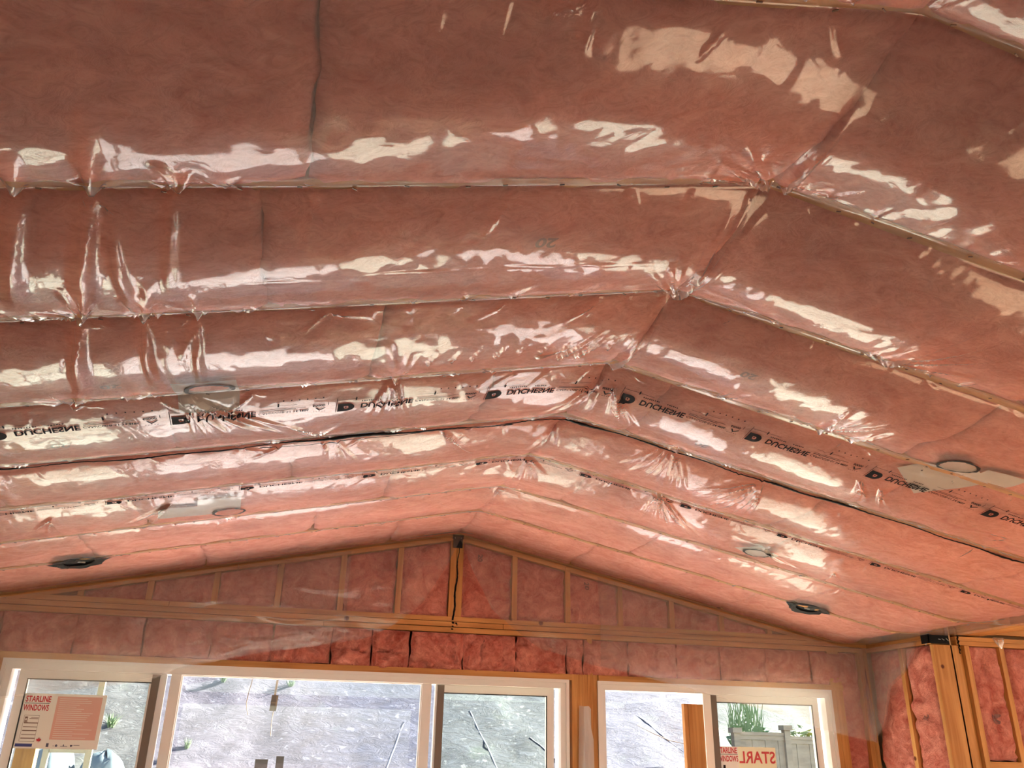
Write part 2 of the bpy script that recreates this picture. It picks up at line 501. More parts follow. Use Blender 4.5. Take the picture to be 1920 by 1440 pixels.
# ------------------------------------------------------------------ plastic film over the vault
CREASES = [(-1.78,0.618,-1.772,0.44,14,20),(-1.78,0.618,-1.737,0.439,10,12),(-1.78,0.618,-1.77,0.505,10,12),(-1.78,0.618,-1.811,0.633,10,12),(-1.637,0.607,-1.633,0.42,14,18),(-1.637,0.607,-1.598,0.313,10,22),(-1.637,0.607,-1.6,0.486,12,14),(-1.637,0.607,-1.678,0.558,9,12),(-1.637,0.607,-1.581,0.577,9,12),(-1.475,0.606,-1.497,0.467,12,12),(-1.475,0.606,-1.456,0.52,10,9),(-1.475,0.606,-1.433,0.506,12,10),(-1.475,0.606,-1.527,0.558,10,9),(-1.475,0.606,-1.561,0.66,10,9),(-1.783,0.633,-1.896,1.104,12,28),(-1.644,0.619,-1.741,1.119,14,28),(-1.644,0.619,-1.686,0.902,8,14),(-1.617,0.718,-1.619,1.194,12,20),(-1.481,0.62,-1.519,1.021,10,16),(-1.481,0.62,-1.504,0.766,6,8),(-1.376,0.601,-1.351,0.529,8,9),(-1.77,1.216,-1.754,0.95,12,12),(-1.77,1.216,-1.71,0.979,14,12),(-1.77,1.216,-1.805,1.098,10,10),(-1.77,1.216,-1.867,1.107,10,10),(-1.77,1.216,-1.68,0.903,10,16),(-1.774,1.235,-1.862,1.603,12,14),(-1.774,1.235,-1.851,1.739,14,24),(-1.615,1.22,-1.631,1.013,12,12),(-1.615,1.22,-1.586,1.002,12,10),(-1.615,1.22,-1.558,0.936,12,16),(-1.615,1.22,-1.543,1.138,10,9),(-1.615,1.22,-1.664,1.157,10,9),(-1.614,1.24,-1.631,1.56,12,14),(-1.614,1.24,-1.631,1.761,14,22),(-1.475,1.216,-1.467,1.011,12,10),(-1.475,1.216,-1.492,1.128,10,8),(-1.475,1.216,-1.44,1.142,10,8),(-1.475,1.216,-1.383,1.203,10,8),(-1.475,1.216,-1.542,1.269,10,8),(-1.476,1.236,-1.537,1.453,9,12),(-1.476,1.236,-1.491,1.672,12,16),(-1.347,1.213,-1.358,1.109,8,8),(-1.347,1.213,-1.31,1.123,8,8),(-1.347,1.213,-1.396,1.185,8,8),(-1.901,1.858,-1.916,1.657,10,12),(-1.901,1.858,-1.819,1.569,12,14),(-1.901,1.858,-1.804,1.702,10,12),(-1.901,1.858,-2.005,1.729,10,12),(-1.724,1.843,-1.733,1.694,10,12),(-1.724,1.843,-1.664,1.64,10,12),(-1.724,1.843,-1.633,1.714,10,12),(-1.573,1.822,-1.422,2.222,12,12),(-1.573,1.822,-1.304,2.223,12,12),(-1.573,1.822,-1.181,2.288,10,10),(-1.573,1.822,-1.47,2.405,9,10),(-1.573,1.822,-1.099,2.259,8,9),(-1.573,1.822,-1.544,2.315,8,10),(-1.097,2.312,-1.225,2.091,8,8),(-1.097,2.312,-1.183,2.224,8,8),(-1.097,2.312,-1.019,2.204,8,8),(-0.854,1.791,-0.916,1.422,12,10),(-0.854,1.791,-0.842,1.494,10,9),(-0.854,1.791,-0.818,2.288,13,9),(-0.854,1.791,-0.772,2.367,13,9),(-0.854,1.791,-0.885,2.175,12,9),(-0.854,1.791,-0.744,2.209,12,9),(-0.854,1.791,-0.923,2.105,10,9),(-0.854,1.791,-0.769,2.235,10,7),(-0.854,1.791,-0.924,1.546,8,9),(-0.854,1.791,-0.802,1.521,8,9),(-0.006,0.6,-0.196,0.365,13,10),(-0.006,0.6,-0.134,0.404,12,9),(-0.006,0.6,-0.17,0.485,12,12),(-0.006,0.6,-0.257,0.427,10,12),(-0.006,0.6,-0.273,0.512,9,10),(0.025,0.585,-0.031,0.391,13,11),(0.025,0.585,-0.033,0.264,14,16),(0.025,0.585,-0.026,0.192,12,18),(0.025,0.585,0.081,0.522,9,9),(0.025,0.585,0.137,0.525,8,9),(-0.011,1.204,-0.14,0.916,14,9),(-0.011,1.204,-0.124,0.871,10,10),(-0.011,1.204,-0.198,0.959,8,14),(-0.011,1.204,-0.147,0.993,8,10),(-0.006,1.189,-0.025,0.667,14,9),(-0.006,1.189,-0.066,0.654,12,9),(-0.006,1.189,-0.064,0.719,12,9),(-0.006,1.189,-0.113,0.705,10,9),(-0.006,1.189,0.03,0.663,9,11),(-0.033,1.228,0.013,1.627,9,9),(-0.033,1.228,0.013,1.402,9,9),(-0.011,1.806,-0.001,1.242,13,9),(-0.011,1.806,-0.035,1.247,12,9),(-0.011,1.806,-0.03,1.326,12,8),(-0.011,1.806,-0.036,1.407,10,8),(-0.011,1.806,-0.001,1.566,9,9),(-0.263,1.599,-0.194,1.389,9,9),(-0.217,1.643,-0.144,1.416,9,9),(-0.377,1.629,-0.238,1.49,8,9),(-0.283,1.667,-0.204,1.472,8,8),(-0.766,1.633,-0.735,1.531,7,6),(-0.689,1.622,-0.66,1.52,7,6),(-0.61,1.612,-0.583,1.509,7,6),(-0.531,1.601,-0.506,1.498,7,6),(-0.451,1.59,-0.429,1.487,7,6),(-0.371,1.579,-0.35,1.475,7,6),(-0.289,1.568,-0.271,1.464,7,6),(-0.207,1.556,-0.191,1.452,7,6),(-0.124,1.545,-0.11,1.441,7,6),(-0.008,1.893,-0.124,2.261,10,9),(-0.008,1.893,-0.08,2.206,10,9),(-0.008,1.893,0.017,2.309,8,8),(-0.008,1.893,-0.193,2.278,8,9),(0.054,1.936,0.21,2.315,10,8),(0.054,1.936,0.245,2.32,12,8),(0.054,1.936,0.267,2.265,11,8),(0.054,1.936,0.285,2.214,8,8),(0.054,1.936,0.152,2.261,8,8),(-0.02,2.474,-0.051,2.776,10,9),(-0.02,2.474,0.015,2.72,10,9),(-0.02,2.474,-0.071,2.595,9,9),(-0.02,2.474,-0.107,2.826,8,10),(-0.562,2.459,-0.296,2.835,10,10),(-0.562,2.459,-0.364,2.83,8,9),(-0.562,2.459,-0.438,2.724,7,8),(-1.049,2.406,-0.886,2.743,7,10),(-1.049,2.406,-0.96,2.718,7,9),(0.516,2.342,0.451,2.797,11,10),(0.516,2.342,0.537,2.902,12,10),(0.516,2.342,0.689,2.842,12,9),(0.516,2.342,0.589,2.78,11,9),(0.516,2.342,0.738,2.82,9,9),(0.516,2.342,0.377,2.716,9,10),(0.516,2.342,0.762,2.745,8,10),(1.013,2.453,1.134,2.92,12,9),(1.013,2.453,1.086,2.977,12,9),(1.013,2.453,0.991,2.971,12,9),(1.013,2.453,0.916,2.943,11,9),(1.013,2.453,0.809,2.846,9,9),(1.013,2.453,1.182,2.923,10,9),(1.013,2.453,0.743,2.766,8,9),(0.701,2.995,0.804,3.565,8,9),(0.701,2.995,0.898,3.588,9,9),(0.701,2.995,0.984,3.55,10,9),(0.701,2.995,1.048,3.541,10,8),(0.701,2.995,1.081,3.429,11,8),(0.701,2.995,1.187,3.508,11,8),(0.701,2.995,1.242,3.481,9,9),(-0.007,3.036,0.058,3.325,9,9),(-0.007,3.036,0.113,3.321,9,9),(-0.007,3.036,0.029,3.573,10,12),(-0.007,3.036,0.13,3.2,10,12),(-0.02,3.677,0.046,4.051,7,9),(-0.02,3.677,0.101,3.921,7,9),(-0.02,3.677,0.015,4.224,8,12),(-0.02,3.677,0.128,3.702,7,10),(0.896,1.826,0.947,1.502,10,11),(0.896,1.826,0.851,1.493,9,11),(0.896,1.826,0.876,1.634,9,9),(0.896,1.826,1.047,1.515,8,11),(1.03,1.833,1.088,1.57,9,10),(1.03,1.833,1.044,1.641,8,9),(0.443,1.835,0.446,1.596,8,10),(0.443,1.835,0.399,1.634,7,9),(0.443,1.835,0.533,1.634,7,9),(0.746,1.214,0.947,0.778,10,16),(0.746,1.214,1.03,0.87,9,14),(0.746,1.214,0.847,0.707,9,18),(0.746,1.214,1.071,1.053,8,14),(0.746,1.214,0.813,1.032,8,12),(0.746,1.214,0.847,0.926,8,12),(1.271,2.079,1.405,2.296,9,9),(1.271,2.079,1.444,2.283,10,8),(1.271,2.079,1.363,2.295,8,8),(1.385,2.089,1.499,2.29,9,8),(1.385,2.089,1.549,2.282,8,8),(2.098,2.154,1.933,2.194,6,12),(2.098,2.154,2.076,2.296,6,10),(-1.745,3.17,-1.884,3.363,8,12),(-1.745,3.17,-2.017,3.46,7,12),(-1.745,3.17,-1.988,3.78,6,12),(-1.474,3.57,-1.593,3.813,7,8),(-1.474,3.57,-1.399,3.791,6,8),(-2.242,3.182,-2.372,3.379,8,12),(-2.242,3.182,-2.26,3.619,7,14),(-2.242,3.182,-2.367,3.679,7,12),(1.497,3.32,1.665,3.319,7,8),(1.497,3.32,1.835,3.486,7,9),(1.497,3.32,1.724,3.477,8,9),(1.944,3.324,2.053,3.606,7,9),(1.944,3.324,2.094,3.447,7,9)]
CREASES += [(-1.32, 0.965, -0.14, 0.93, 3, 5)]

def build_grid():
    d = 0.009
    xs = np.concatenate([np.arange(-3.30, 3.30, d), np.linspace(3.30, 3.47, 14)])
    ys = np.concatenate([np.linspace(-1.22, -0.16, 36)[:-1], np.arange(-0.16, 4.955, d)])
    X, Y = np.meshgrid(xs, ys)
    k = Y / JS
    djo = np.abs(k - np.round(k)) * JS                       # distance to the nearest rafter
    pin = np.clip((djo - 0.012) / 0.05, 0, 1)
    pin = pin * pin * (3 - 2 * pin)
    far = np.clip(1.15 - Y / 6.5, 0.35, 1)
    W = (0.0034 * vnoise(X, Y, 0.24, 1) + 0.0016 * vnoise(X * 1.5, Y, 0.085, 2) + 0.00055 * vnoise(X * 1.3, Y, 0.036, 3)) * far
    # fine gathers that run across the slope close to each rafter
    near = np.exp(-((djo - 0.07) / 0.06) ** 2)
    W += 0.0005 * near * vnoise(X, Y * 0.25, 0.022, 4)
    D = np.zeros_like(X)
    def crease(x0, y0, x1, y1, A, w):
        A *= 0.001
        w *= 0.001
        L = math.hypot(x1 - x0, y1 - y0)
        if L < 1e-3:
            return
        ux, uy = (x1 - x0) / L, (y1 - y0) / L
        pad = 3.2 * w
        i0, i1 = np.searchsorted(xs, [min(x0, x1) - pad, max(x0, x1) + pad])
        j0, j1 = np.searchsorted(ys, [min(y0, y1) - pad, max(y0, y1) + pad])
        if i1 <= i0 or j1 <= j0:
            return
        xx, yy = X[j0:j1, i0:i1] - x0, Y[j0:j1, i0:i1] - y0
        s = (xx * ux + yy * uy) / L
        bend = 0.012 * np.sin(s * 3.0 + x0 * 40)
        dd = (-xx * uy + yy * ux + bend * np.clip(s, 0, 1)) / (w * (0.55 + 0.75 * np.clip(s, 0, 1)))
        q = dd * dd
        prof = (1 - 0.9 * q) * np.exp(-q)
        tp = np.where((s > -0.02) & (s < 1), np.clip(s / 0.12 + 0.25, 0, 1) * np.clip((1 - s), 0, 1) ** 0.8, 0)
        D[j0:j1, i0:i1] += A * prof * tp
    for c in CREASES:
        crease(*c)
    rng = random.Random(11)
    for kk in range(0, 8):
        x = -3.2
        while x < 3.3:
            x += rng.uniform(0.10, 0.2)
            n = rng.choice((1, 2, 2, 3))
            am = 5.5 if kk < 5 else 3.2
            for _ in range(n):
                up_ = rng.choice((-1, 1))
                an = rng.gauss(0, 0.75)
                L = rng.uniform(0.05, 0.15) * (1.5 if rng.random() < 0.2 else 1)
                crease(x, kk * JS + up_ * 0.015, x + math.sin(an) * L, kk * JS + up_ * (0.015 + math.cos(an) * L), am * rng.uniform(0.5, 1.4), rng.uniform(6, 10))
    D = np.clip(D * 2.1, -0.007, 0.032)
    edge = np.clip((4.955 - Y) / 0.05, 0, 1)
    B = bulge(X, Y)
    pinD = np.clip((djo - 0.006) / 0.022, 0.05, 1)
    Z = roof(X) - 0.004 - B - (W * np.maximum(pin, 0.06) + D * pinD) * edge
    return xs, ys, X, Y, Z

GX, GY, FX, FY, FZ = build_grid()

def filmz(x, y):
    x = np.clip(np.asarray(x, float), GX[0], GX[-1] - 1e-6)
    y = np.clip(np.asarray(y, float), GY[0], GY[-1] - 1e-6)
    i = np.clip(np.searchsorted(GX, x, 'right') - 1, 0, len(GX) - 2)
    j = np.clip(np.searchsorted(GY, y, 'right') - 1, 0, len(GY) - 2)
    tx = (x - GX[i]) / (GX[i + 1] - GX[i])
    ty = (y - GY[j]) / (GY[j + 1] - GY[j])
    return (FZ[j, i] * (1 - tx) * (1 - ty) + FZ[j, i + 1] * tx * (1 - ty) + FZ[j + 1, i] * (1 - tx) * ty + FZ[j + 1, i + 1] * tx * ty)

POTS = [(-2.335, 4.265), (2.361, 4.255)]
def film_sheet(name, ya, yb):
    j0, j1 = np.searchsorted(GY, [ya, yb])
    if j1 >= len(GY) - 1:
        j1 = len(GY) - 1
    nx, ny = len(GX), j1 - j0 + 1
    V = np.stack([FX[j0:j1 + 1], FY[j0:j1 + 1], FZ[j0:j1 + 1]], -1).reshape(-1, 3)
    ii, jj = np.meshgrid(np.arange(nx - 1), np.arange(ny - 1))
    a = (jj * nx + ii).ravel()
    Q = np.stack([a, a + nx, a + nx + 1, a + 1], -1)       # normals face down into the room
    ctr = V[Q].mean(1)
    keep = ~((ctr[:, 1] > YC - 0.02) & (ctr[:, 0] > 3.29))
    for (px, py) in POTS:
        keep &= np.hypot(ctr[:, 0] - px, ctr[:, 1] - py) > 0.085
    Q = Q[keep]
    org = np.array([0, (ya + yb) / 2, 2.45])
    me = bpy.data.meshes.new(name)
    me.vertices.add(len(V))
    me.vertices.foreach_set('co', (V - org).astype(np.float32).ravel())
    me.loops.add(len(Q) * 4)
    me.loops.foreach_set('vertex_index', Q.astype(np.int32).ravel())
    me.polygons.add(len(Q))
    me.polygons.foreach_set('loop_start', np.arange(0, len(Q) * 4, 4, dtype=np.int32))
    me.polygons.foreach_set('loop_total', np.full(len(Q), 4, dtype=np.int32))
    me.polygons.foreach_set('use_smooth', np.ones(len(Q), dtype=bool))
    me.update(calc_edges=True)
    me.materials.append(FILM if ya < 0 else FILMB)
    o = bpy.data.objects.new(name, me)
    link(o)
    o.location = org
    return o

YS = 4 * JS
sheet_near = film_sheet('vapour_barrier', -1.22, YS)
tag(sheet_near, 'wrinkled clear plastic sheet with black lettering, on the nearer half of the vault', 'plastic sheet')
sheet_far = film_sheet('vapour_barrier', YS, 4.96)
tag(sheet_far, 'flatter clear plastic sheet on the far half of the vault, next to the gable', 'plastic sheet')

def conform(name, V2, F, m, parent, off=0.003, maxlen=0.014):
    """a flat drawing in x, y laid on the underside of the film"""
    bm = bmesh.new()
    vs_ = [bm.verts.new((float(x), float(y), 0)) for x, y in V2]
    for f in F:
        try:
            bm.faces.new([vs_[i] for i in f])
        except ValueError:
            pass
    for _ in range(4):
        ed = [e for e in bm.edges if e.calc_length() > maxlen]
        if not ed:
            break
        bmesh.ops.subdivide_edges(bm, edges=ed, cuts=1)
        bmesh.ops.triangulate(bm, faces=[f for f in bm.faces if len(f.verts) > 3])
    P = np.array([v.co[:] for v in bm.verts])
    bm.verts.index_update()
    FF = [[v.index for v in f.verts] for f in bm.faces]
    bm.free()
    P[:, 2] = filmz(P[:, 0], P[:, 1]) - off
    return mesh(name, P, FF, m, parent)

def text_mesh(body, size, bold=0.0, sx=1.0, align='LEFT'):
    cu = bpy.data.curves.new('t', 'FONT')
    cu.body = body
    cu.size = size
    cu.offset = bold
    cu.align_x = align
    cu.resolution_u = 3
    o = bpy.data.objects.new('t', cu)
    C.objects.link(o)
    bpy.context.view_layer.update()
    dg = bpy.context.evaluated_depsgraph_get()
    me = bpy.data.meshes.new_from_object(o.evaluated_get(dg))
    V = np.array([v.co[:2] for v in me.vertices])
    F = [tuple(p.vertices) for p in me.polygons]
    bpy.data.objects.remove(o)
    bpy.data.curves.remove(cu)
    bpy.data.meshes.remove(me)
    V[:, 0] *= sx
    return V, F

def rect(x0, y0, x1, y1):
    return np.array([(x0, y0), (x1, y0), (x1, y1), (x0, y1)]), [(0, 1, 2, 3)]

def join2(parts):
    V, F = [], []
    for v, f in parts:
        n = len(V)
        V += [tuple(p) for p in v]
        F += [tuple(i + n for i in q) for q in f]
    return np.array(V), F

def shift(p, dx, dy, sx=1.0, sy=1.0):
    v, f = p
    return np.stack([v[:, 0] * sx + dx, v[:, 1] * sy + dy], -1), f

# the D emblem: a block D with a small tilted square left open in it
def emblem(h):
    outer = [(0, 0), (0.55 * h, 0)]
    for k in range(1, 12):
        a = -math.pi / 2 + math.pi * k / 12
        outer.append((0.55 * h + 0.45 * h * math.cos(a), 0.5 * h + 0.5 * h * math.sin(a)))
    outer += [(0.55 * h, h), (0, h)]
    inner = [(0.36 * h, 0.34 * h), (0.60 * h, 0.34 * h), (0.66 * h, 0.5 * h), (0.60 * h, 0.68 * h), (0.42 * h, 0.68 * h), (0.36 * h, 0.5 * h)]
    no, ni = len(outer), len(inner)
    bm = bmesh.new()
    vo = [bm.verts.new((*p, 0)) for p in outer]
    vi = [bm.verts.new((*p, 0)) for p in inner]
    ed = [bm.edges.new((vo[i], vo[(i + 1) % no])) for i in range(no)] + [bm.edges.new((vi[i], vi[(i + 1) % ni])) for i in range(ni)]
    bmesh.ops.triangle_fill(bm, use_beauty=True, edges=ed)
    bm.verts.index_update()
    V = np.array([v.co[:2] for v in bm.verts])
    F = [tuple(v.index for v in f.verts) for f in bm.faces]
    bm.free()
    v2, f2 = rect(0.44 * h, 0.40 * h, 0.53 * h, 0.55 * h)
    return join2([(V, F), (v2, f2)])

T_DUCH = text_mesh('DUCHESNE', 0.050, 0.0016, 1.0)
T_DUCH[0][:, 0] *= 0.20 / T_DUCH[0][:, 0].max()
T_DUCH[0][:, 1] *= 0.036 / T_DUCH[0][:, 1].max()
T_CAN = text_mesh('CAN/CGSB-51.34-M86', 0.03, 0.0004)
T_CAN[0][:, 0] *= 0.178 / T_CAN[0][:, 0].max()
T_CAN[0][:, 1] *= 0.0145 / T_CAN[0][:, 1].max()
T_NUM = text_mesh('60000', 0.02, 0.0006)
T_NUM[0][:, 0] *= 0.045 / T_NUM[0][:, 0].max()
T_NUM[0][:, 1] *= 0.015 / T_NUM[0][:, 1].max()
rp = random.Random(3)
def bars(x0, x1, y, h, n):
    out = []
    x = x0
    for _ in range(n):
        w = (x1 - x0) / n
        out.append(rect(x, y, x + w * rp.uniform(0.45, 0.8), y + h))
        x += w
    return out

def print_unit():
    p = [shift(T_CAN, 0.296, 0.050), shift(T_NUM, 0.487, 0.022)]
    p.append(rect(-0.002, -0.010, 0.0, 0.094))
    p.append(rect(0.0, 0.0, 0.13, 0.0018))
    p.append(rect(0.066, -0.009, 0.071, 0.011))
    p.append(rect(0.300, 0.004, 0.430, 0.0055))
    p.append(rect(0.362, -0.008, 0.368, 0.015))
    p.append(rect(0.300, 0.037, 0.428, 0.0405))
    p.append(rect(0.300, 0.029, 0.462, 0.0315))
    p += bars(0.09, 0.165, 0.016, 0.007, 9)
    p += bars(0.195, 0.245, 0.016, 0.006, 6)
    p += [rect(0.38 + 0.028 * k, -0.030, 0.385 + 0.028 * k, -0.023) for k in range(6)]
    p += [rect(0.490 + 0.010 * k, 0.075, 0.495 + 0.010 * k, 0.078) for k in range(5)]
    p.append((np.array([(0.497, 0.046), (0.504, 0.046), (0.516, 0.066), (0.512, 0.070)]), [(0, 1, 2, 3)]))
    p.append((np.array([(0.512, 0.070), (0.509, 0.064), (0.530, 0.046), (0.536, 0.048)]), [(0, 1, 2, 3)]))
    p.append(rect(0.542, 0.01, 0.544, 0.03))
    return join2(p)

UNIT = [('emblem', shift(emblem(0.062), 0.004, 0.030)), ('lettering', shift(T_DUCH, 0.088, 0.040)), ('fine_print', print_unit())]
def print_row(x0, y, sy, parent, off):
    for nm, g in UNIT:
        o = conform(nm, *shift(g, x0, y, 1.0, sy), INK, parent, off)
        if nm != 'emblem':
            o['kind'] = 'stuff'
for k in range(-2, 8):
    x0 = -1.622 + 0.575 * k
    if -2.9 < x0 < 2.75:
        print_row(x0, 1.935, 1.0, sheet_near, 0.003)
for k in range(-3, 9):
    x0 = -1.43 + 0.575 * k
    if -3.2 < x0 < 2.7:
        print_row(x0, 5 * JS + 0.006, 0.40, sheet_far, 0.004)

# staples along the rafters
def staples(parent, ks, seed):
    rg = random.Random(seed)
    V, F = [], []
    for k in ks:
        x = -3.25
        while x < 3.0:
            x += rg.uniform(0.09, 0.19)
            y = k * JS + rg.uniform(-0.008, 0.008)
            an = rg.uniform(-0.5, 0.5)
            z = float(filmz(x, y)) - 0.0015
            c, s = math.cos(an) * 0.006, math.sin(an) * 0.006
            n = len(V)
            w = 0.0017
            for zz in (z, z - 0.0022):
                V += [(x - c + s * .2, y - s - w, zz), (x + c + s * .2, y + s - w, zz), (x + c, y + s + w, zz), (x - c, y - s + w, zz)]
            F += [tuple(i + n for i in f) for f in BF]
    o = mesh('staples', V, F, STAPLE, parent)
    o['kind'] = 'stuff'
staples(sheet_near, (-1, 0, 1, 2, 3), 1)
staples(sheet_far, (5, 6, 7), 2)

# black sealant bead on the fourth rafter, with thin and thick runs
def bead(parent, y, x0, x1, seed, rmin, rmax, gap):
    rg = random.Random(seed)
    x = x0
    pts, rad, V, F = [], [], [], []
    ph = rg.uniform(0, 6)
    runs = []
    while x < x1:
        gap_on = gap > 0 and vnoise(np.array([x]), np.array([y]), 0.3, seed + 3)[0] < gap - 1
        yy = y + 0.006 * math.sin(x * 5 + ph) + 0.004 * math.sin(x * 17 + ph * 2) + rg.uniform(-0.0015, 0.0015)
        th = vnoise(np.array([x]), np.array([y]), 0.16, seed)[0] * 0.5 + 0.5
        th2 = vnoise(np.array([x]), np.array([y]), 0.035, seed + 1)[0] * 0.5 + 0.5
        if not gap_on:
            pts.append((x, yy, float(filmz(x, yy)) - 0.005))
            rad.append(rmin + (rmax - rmin) * th ** 2.2 * (0.55 + 0.7 * th2))
        if gap_on or x + 0.012 >= x1:
            if len(pts) > 3:
                rad[0] = rad[-1] = 0.0008
                runs.append((pts, rad))
            pts, rad = [], []
        x += 0.012
    for q, (p, r) in enumerate(runs):
        tube('sealant_bead', p, r, BLACK, parent, 6, 0.6)
bead(sheet_near, YS + 0.012, -3.1, 0.02, 5, 0.0026, 0.013, 0.0)
bead(sheet_near, YS + 0.012, 0.0, 3.3, 9, 0.0040, 0.012, 0.0)
bead(sheet_near, YS + 0.028, -1.35, -0.1, 21, 0.0015, 0.007, 0.85)

# ------------------------------------------------------------------ insulation batts in the vault
BATT_C = 'pink batts above the plastic of the vault'
def ceiling_batt(xa, xb, k, label, seed):
    y0, y1 = k * JS + 0.007, (k + 1) * JS - 0.007
    if k == 7:
        y1 = 4.925
    L = xb - xa
    nx, ny = max(6, int(L / 0.036)), 18
    xs, ys = np.linspace(xa, xb, nx + 1), np.linspace(y0, y1, ny + 1)
    X, Y = np.meshgrid(xs, ys)
    ed = np.minimum(X - xa, xb - X)
    roll = 0.009 * np.clip(1 - ed / 0.035, 0, 1) ** 2
    sd = np.minimum(Y - y0, y1 - Y)
    gap = 0.003 + 0.018 * np.clip(sd / 0.09, 0, 1)
    Z = roof(X) - bulge(X, Y) * 0.97 + gap + roll + 0.006 * vnoise(X, Y, 0.11, seed) + 0.004 * vnoise(X, Y, 0.045, seed + 1)
    Z = np.maximum(Z, roof(X) - bulge(X, Y) + gap - 0.002)
    X = X + 0.012 * vnoise(X * 0, Y, 0.07, seed + 5) * np.clip(1 - ed / 0.2, 0, 1)
    n = (nx + 1) * (ny + 1)
    top = ZR - SL * np.abs(X) + 0.20
    V = np.concatenate([np.stack([X, Y, Z], -1).reshape(-1, 3), np.stack([X, Y, np.maximum(top, Z + 0.02)], -1).reshape(-1, 3)])
    F = []
    W = nx + 1
    for j in range(ny):
        for i in range(nx):
            a = j * W + i
            F.append((a, a + W, a + W + 1, a + 1))
    loop = list(range(0, W)) + [j * W + nx for j in range(1, ny + 1)] + [ny * W + i for i in range(nx - 1, -1, -1)] + [j * W for j in range(ny - 1, 0, -1)]
    for q in range(len(loop)):
        a, b = loop[q], loop[(q + 1) % len(loop)]
        F.append((a, b, b + n, a + n))
    F.append((n, n + nx, n + W * ny + nx, n + W * ny))
    o = mesh('insulation_batt', V, F, PINKC, None, True)
    tag(o, label, 'insulation', BATT_C)
    return o

CUT = {0: (1.20, 2.42), 1: (0.10, 1.30, 2.50), 2: (0.95, 2.15), 3: (0.45, 1.65, 2.85), 4: (1.2, 2.4), 5: (0.7, 1.9), 6: (1.05, 2.25), 7: (0.5, 1.7, 2.9)}
T20 = text_mesh('20', 0.06, 0.002)
ceil_batts = {}
for k in range(-2, 8):
    for sgn, side in ((-1, 'left'), (1, 'right')):
        cuts = [0.0] + [c for c in CUT.get(k, (1.2, 2.4)) if c > 0.2] + [3.30]
        if sgn > 0 and 0 <= k:
            cuts = [0.0] + [min(3.2, c + 0.17 * ((k * 37) % 5 - 2)) for c in cuts[1:-1]] + [3.30]
        for q in range(len(cuts) - 1):
            a, b = cuts[q] + 0.002, cuts[q + 1] - 0.002
            if b - a < 0.1:
                continue
            bay = ORD[7 - k]
            lab = 'pink ceiling batt %s of the ridge, %s bay from the gable, %s piece down' % (side, bay, ORD[q])
            o = ceiling_batt(a if sgn > 0 else -b, b if sgn > 0 else -a, k, lab, 100 + k * 31 + q * 7 + (sgn > 0))
            ceil_batts[(k, sgn, q)] = o

def ceil_mark(key, x, y, rot=0.0):
    o = ceil_batts[key]
    v, f = T20
    c, s = math.cos(rot), math.sin(rot)
    V2 = np.stack([-v[:, 0] * c + v[:, 1] * s + x, v[:, 0] * s + v[:, 1] * c + y], -1)
    Z = roof(V2[:, 0]) - bulge(V2[:, 0], V2[:, 1]) + 0.012
    mesh('printed_mark', np.stack([V2[:, 0], V2[:, 1], Z], -1), f, FAINT, o)
ceil_mark((1, -1, 1 if len(CUT[1]) > 2 else 0), -0.53, 0.83)
ceil_mark((3, -1, 2), -1.98, 2.16)
ceil_mark((2, -1, 1), -1.74, 1.66)
ceil_mark((2, 1, 0), 0.46, 1.50)
ceil_mark((3, 1, 1), 0.62, 2.22)

# ------------------------------------------------------------------ pot lights in the vault
def blob_ring(name, cx, cy, r, w, m, parent, seed, off=0.0035):
    rg = random.Random(seed)
    n = 40
    V, F = [], []
    for i in range(n):
        a = 2 * math.pi * i / n
        rr = r * (1 + 0.05 * math.sin(3 * a + seed) + rg.uniform(-0.03, 0.03))
        ww = w * rg.uniform(0.6, 1.4)
        V += [(cx + math.cos(a) * (rr - ww / 2), cy + math.sin(a) * (rr - ww / 2)), (cx + math.cos(a) * (rr + ww / 2), cy + math.sin(a) * (rr + ww / 2))]
    for i in range(n):
        j = (i + 1) % n
        F.append((2 * i, 2 * i + 1, 2 * j + 1, 2 * j))
    return conform(name, V, F, m, parent, off)

def rot_rect(cx, cy, w, h, an, nx=10, ny=8):
    V, F = [], []
    c, s = math.cos(an), math.sin(an)
    for j in range(ny + 1):
        for i in range(nx + 1):
            x, y = (i / nx - .5) * w, (j / ny - .5) * h
            V.append((cx + x * c - y * s, cy + x * s + y * c))
    for j in range(ny):
        for i in range(nx):
            a = j * (nx + 1) + i
            F.append((a, a + 1, a + nx + 2, a + nx + 1))
    return V, F

def pot(cx, cy, plates, label, seed, inside):
    t = empty('pot_light', (cx, cy, float(filmz(cx, cy))))
    tag(t, label, 'pot light', 'pot lights behind the plastic')
    for (x, y, w, h, an) in plates:
        V, F = rot_rect(x, y, w, h, an)
        conform('housing_flange', V, F, HOUSING, t, -0.0045, 0.05)
    n = 28
    V = [(cx, cy)] + [(cx + 0.062 * math.cos(2 * math.pi * i / n), cy + 0.062 * math.sin(2 * math.pi * i / n)) for i in range(n)]
    conform('can_opening', V, [(0, 1 + i, 1 + (i + 1) % n) for i in range(n)], inside, t, -0.003, 0.03)
    blob_ring('marker_ring', cx, cy, 0.073, 0.013, BLACK, t, seed)
    return t
pot(-1.478, 1.733, [(-1.49, 1.80, 0.20, 0.30, 0.0)], 'pot light opening ringed in black marker, beside the lettering left of the ridge', 1, PINKC)
pot(1.462, 1.705, [(1.52, 1.86, 0.30, 0.24, -0.9), (1.66, 1.72, 0.16, 0.16, -0.2)], 'pot light opening ringed in black, beside the lettering right of the ridge', 2, CANM)
pot(-1.487, 3.40, [(-1.53, 3.30, 0.20, 0.24, 0.05), (-1.70, 3.33, 0.22, 0.17, 0.1)], 'pot light opening in the far sheet, left slope, with pale plates beside it', 3, PINKC)
